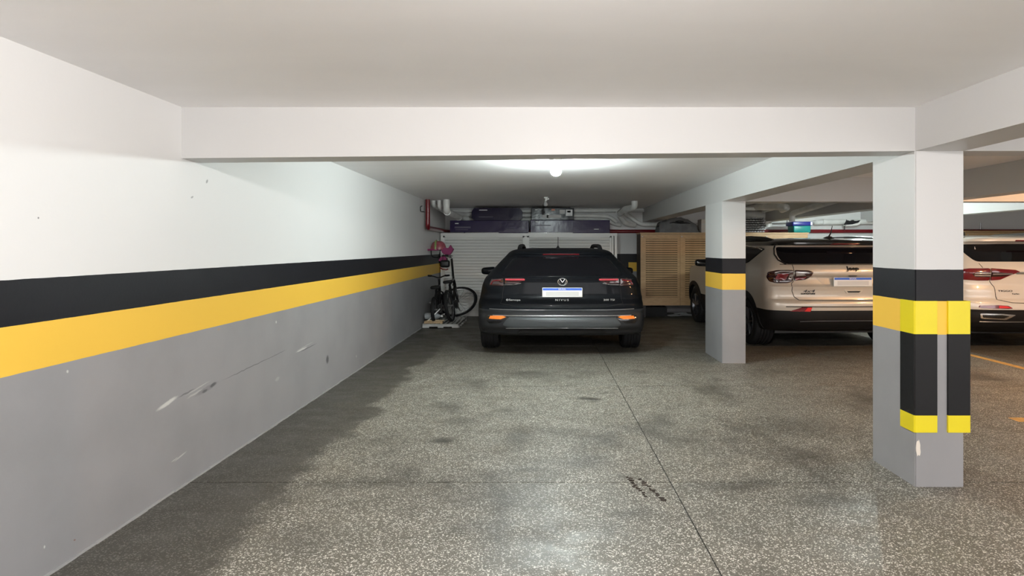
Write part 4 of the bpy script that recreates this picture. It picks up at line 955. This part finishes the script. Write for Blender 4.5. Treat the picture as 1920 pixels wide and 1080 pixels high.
M['bikeframe'] = mat('black_bike_paint', (.010, .010, .011, 1), .3, coat=.5)
def bicycle(lab, loc, heading, steer, lean, R, L, bar_h, m1, seat_h=.62, bw=.27):
    """built along +Y (rear wheel at y=0, front at y=L), then leaned, turned and widened like everything else"""
    r = thing('bicycle', lab, 'bicycle', loc, group='bicycles in the corner')
    ca, sa = math.cos(heading), math.sin(heading); cl, sl = math.cos(lean), math.sin(lean)
    def body(p):
        x, y, z = p; x, z = x * cl + z * sl, -x * sl + z * cl
        return Vector(((x * ca - y * sa) * 1.333, x * sa + y * ca, z))
    hx, hz = L - .16, R * 2 + .12          # steering head
    cs, ss = math.cos(steer), math.sin(steer)
    def front(p):                           # turn about the steering axis through (0, hx..)
        x, y, z = p; ax = hx + .07 + (hz - z) * .25
        dx, dy = x, y - ax
        return body((dx * cs - dy * ss, ax + dx * ss + dy * cs, z))
    def wheel(cy, fn):
        t = MB().lathe([(R, -.012), (R, .012), (R - .012, .024), (R - .035, .022), (R - .04, 0), (R - .035, -.022), (R - .012, -.024)], axis='x', c=(0, cy, R), seg=40, closed=True)
        w_ = t.xf(fn).build('wheel', M['rubber'], r, smooth=50)
        sp = MB().lathe([(R - .04, -.01), (R - .04, .01), (R - .052, .012), (R - .052, -.012)], axis='x', c=(0, cy, R), seg=40, closed=True)
        for k in range(20):
            a = 2 * PI * k / 20; a2 = a + (.35 if k % 2 else -.35); s_ = .02 if k % 2 else -.02
            sp.tube([(s_, cy + .02 * math.cos(a2), R + .02 * math.sin(a2)), (0, cy + (R - .05) * math.cos(a), R + (R - .05) * math.sin(a))], .0022, 4)
        sp.tube([(-.045, cy, R), (.045, cy, R)], .022, 10)
        sp.xf(fn).build('rim_and_spokes', M['steel'], w_, smooth=40)
    wheel(0, body); wheel(L, front)
    bb, st_ = (0, L * .42, R * .95), (0, L * .34, seat_h)
    hd1, hd2 = (0, hx + .02, hz + .05), (0, hx + .07, hz - .06)
    f = MB()
    for a, b, q in ((bb, st_, .018), (st_, hd1, .018), (bb, hd2, .021), (hd1, hd2, .022), ((.03, .02, R), bb, .012), ((-.03, .02, R), bb, .012), ((.03, .02, R), st_, .010), ((-.03, .02, R), st_, .010)):
        f.tube([a, b], q, 8)
    f.xf(body).build('frame', m1, r, smooth=50)
    k = MB()
    for s_ in (-.045, .045): k.tube([(s_, L, R), (s_, L - .07, R * 2 + .03), (s_ * .3, hx + .06, R * 2 + .05)], .014, 8)
    k.tube([(0, hx + .07, hz - .06), (0, hx - .01, bar_h - .06)], .016, 8)
    k.xf(front).build('fork', m1, r, smooth=50)
    h = MB().tube(bez([(-bw, hx - .12, bar_h + .01), (-bw * .52, hx - .06, bar_h), (0, hx - .01, bar_h - .05), (bw * .52, hx - .06, bar_h), (bw, hx - .12, bar_h + .01)], 4, .08), .013, 8)
    hb = h.xf(front).build('handlebar', m1, r, smooth=50)
    for s_ in (-1, 1):
        MB().tube([(s_ * bw * .7, hx - .09, bar_h + .006), (s_ * (bw + .015), hx - .128, bar_h + .012)], .018, 8).xf(front).build('grip', M['rubber'], hb, smooth=50)
        MB().tube([(s_ * bw * .55, hx - .05, bar_h), (s_ * bw * .82, hx - .02, bar_h - .015)], .006, 6).xf(front).build('brake_lever', M['steel'], hb)
    sd = MB().rbox(-.07, .07, -.13, .13, -.03, .03, .028, 4); sd.xf(lambda p: body((p.x * (1.0 - .55 * max(0, p.y) / .13), L * .32 + p.y, seat_h + .06 + p.z)))
    sd.build('saddle', M['rubber'], r, smooth=60)
    cr_ = MB().lathe([(.0, .035), (.085, .035), (.09, .04), (.085, .045), (0, .045)], axis='x', c=bb, seg=24)
    cr_.tube([(bb[0] + .05, bb[1], bb[2]), (bb[0] + .06, bb[1] + .08, bb[2] - .12)], .009, 6).tube([(bb[0] - .05, bb[1], bb[2]), (bb[0] - .06, bb[1] - .08, bb[2] + .12)], .009, 6)
    cr_.rbox(.06, .10, bb[1] + .055, bb[1] + .105, bb[2] - .135, bb[2] - .11, .006, 2).rbox(-.10, -.06, bb[1] - .105, bb[1] - .055, bb[2] + .11, bb[2] + .135, .006, 2)
    cr_.xf(body).build('crank', M['steel'], r, smooth=40)
    cg = MB().rbox(.038, .058, .02, bb[1] + .09, R - .06, R + .08, .01, 2).xf(body).build('chain_guard', M['black'], r)
    return r
bicycle('black bicycle on the pallet with its front wheel turned sideways', (-1.70, 10.86, PZT), math.radians(-3), math.radians(-74), math.radians(-7), .30, .80, 1.24, M['bikeframe'], .68)
bicycle('small dark bicycle leaning on the left wall behind the pallet bottle', (-2.0, 10.72, PZT), math.radians(1), math.radians(3), math.radians(-1), .24, .76, .84, M['bikeframe'], .58, .145)
# helmet, bag and strap hanging on the handlebar
hm = thing('helmet', 'pink striped child helmet resting on top of the bicycle handlebar', 'helmet', (PX(822, 11.3), 11.3, PZ(468, 11.3)))
M['pinkh'] = mat('pink_helmet', (.42, .10, .13, 1), .35, vary=.3, vscale=18); M['greenh'] = mat('green_stripe', (.22, .28, .10, 1), .4); M['magenta'] = mat('magenta_cloth', (.22, .01, .09, 1), .6)
def dome(rx, ry, rz, m_=7, n_=20, a0=0, a1=2 * PI, k=1.0):
    vs = []; fs = []
    for j in range(m_ + 1):
        p = PI / 2 * j / m_
        for i in range(n_ + 1):
            a = a0 + (a1 - a0) * i / n_; vs.append((rx * k * math.cos(p) ** .7 * math.cos(a), ry * k * math.cos(p) ** .7 * math.sin(a), rz * k * math.sin(p)))
    for j in range(m_):
        for i in range(n_): fs.append((j * (n_ + 1) + i, j * (n_ + 1) + i + 1, (j + 1) * (n_ + 1) + i + 1, (j + 1) * (n_ + 1) + i))
    return MB().add(vs, fs)
dome(.155, .13, .17).build('shell', M['pinkh'], hm, smooth=60)
stv = MB().tube([(-.035 + .0 * i, -.132 * math.cos(PI / 2 * i / 8) ** .7, .172 * math.sin(PI / 2 * i / 8)) for i in range(9)], .022, 6); stv.build('stripe', M['greenh'], hm, smooth=60)
MB().rbox(-.20, .02, -.15, .10, -.02, .012, .012, 2).build('visor', M['magenta'], hm, smooth=40)
MB().tube(bez([(-.13, -.08, 0), (-.12, -.08, -.14), (.02, -.08, -.16), (.05, -.05, 0)], 4, .05), .010, 6).build('chin_strap', M['rubber'], hm, smooth=60)
bow = thing('cloth_bow', 'magenta cloth bundle tied beside the pink helmet', 'cloth', (PX(837, 11.3), 11.26, PZ(470, 11.3)))
MB().prism([(-.10, .02), (-.02, .06), (.05, .05), (.09, .11), (.12, .06), (.15, .03), (.12, -.03), (.08, -.08), (.0, -.09), (-.06, -.05)], -.05, .05).build('bundle', M['magenta'], bow)
MB().prism([(-.14, -.19), (-.10, -.12), (-.02, -.11), (.02, -.17), (-.02, -.22), (-.09, -.22)], -.04, .04).build('tail', M['magenta'], bow)
bg = thing('handlebar_bag', 'small black bag with red trim hanging under the handlebar', 'bag', (PX(834, 11.2), 11.22, PZ(494.5, 11.2)))
MB().rbox(-.095, .095, -.06, .06, -.075, .07, .045, 4).build('bag_body', M['black'], bg, smooth=50)
MB().tube([(-.09, -.05, -.07), (-.04, -.055, -.105), (.03, -.05, -.115), (.07, -.04, -.10)], .013, 8).build('red_trim', M['redpipe'], bg, smooth=60)
MB().tube([(-.05, 0, .06), (-.03, .01, .20), (.03, .0, .20), (.05, 0, .06)], .007, 6).build('strap', M['black'], bg, smooth=60)

# ------------------------------------------------------------------ dried mud on the floor
md = MB(); rr = random.Random(11)
def row(x0, y0, x1, y1, n, wdt):
    for i in range(n):
        t = i / (n - 1); x = x0 + (x1 - x0) * t + rr.uniform(-2, 2); y = y0 + (y1 - y0) * t + rr.uniform(-1, 1)
        d = FPX * CAM_H / (y - 465); X = PX(x, d); a = rr.uniform(-.5, .5); w_ = rr.uniform(.4, 1) * wdt; h_ = rr.uniform(.006, .013)
        pts = [(X + (w_ * math.cos(q) * math.cos(a) - h_ * math.sin(q) * math.sin(a)) * rr.uniform(.7, 1.2), d + (w_ * math.cos(q) * math.sin(a) + h_ * math.sin(q) * math.cos(a)) * rr.uniform(.7, 1.2)) for q in [k * PI / 3 for k in range(6)]]
        md.add([(px, py, 0.0002) for px, py in pts] + [(px, py, .003) for px, py in pts], [tuple(range(6, 12)), tuple(range(5, -1, -1))] + [(k, (k + 1) % 6, 6 + (k + 1) % 6, 6 + k) for k in range(6)])
row(1200, 899, 1246, 940, 13, .022); row(1176, 895, 1212, 931, 11, .016); row(1180, 897, 1190, 912, 4, .02)
tag(md.build('mud_marks', mat('dried_mud', (.035, .022, .015, 1), .8)), 'two rows of dark dried mud tread marks on the floor', 'mud', kind='stuff')
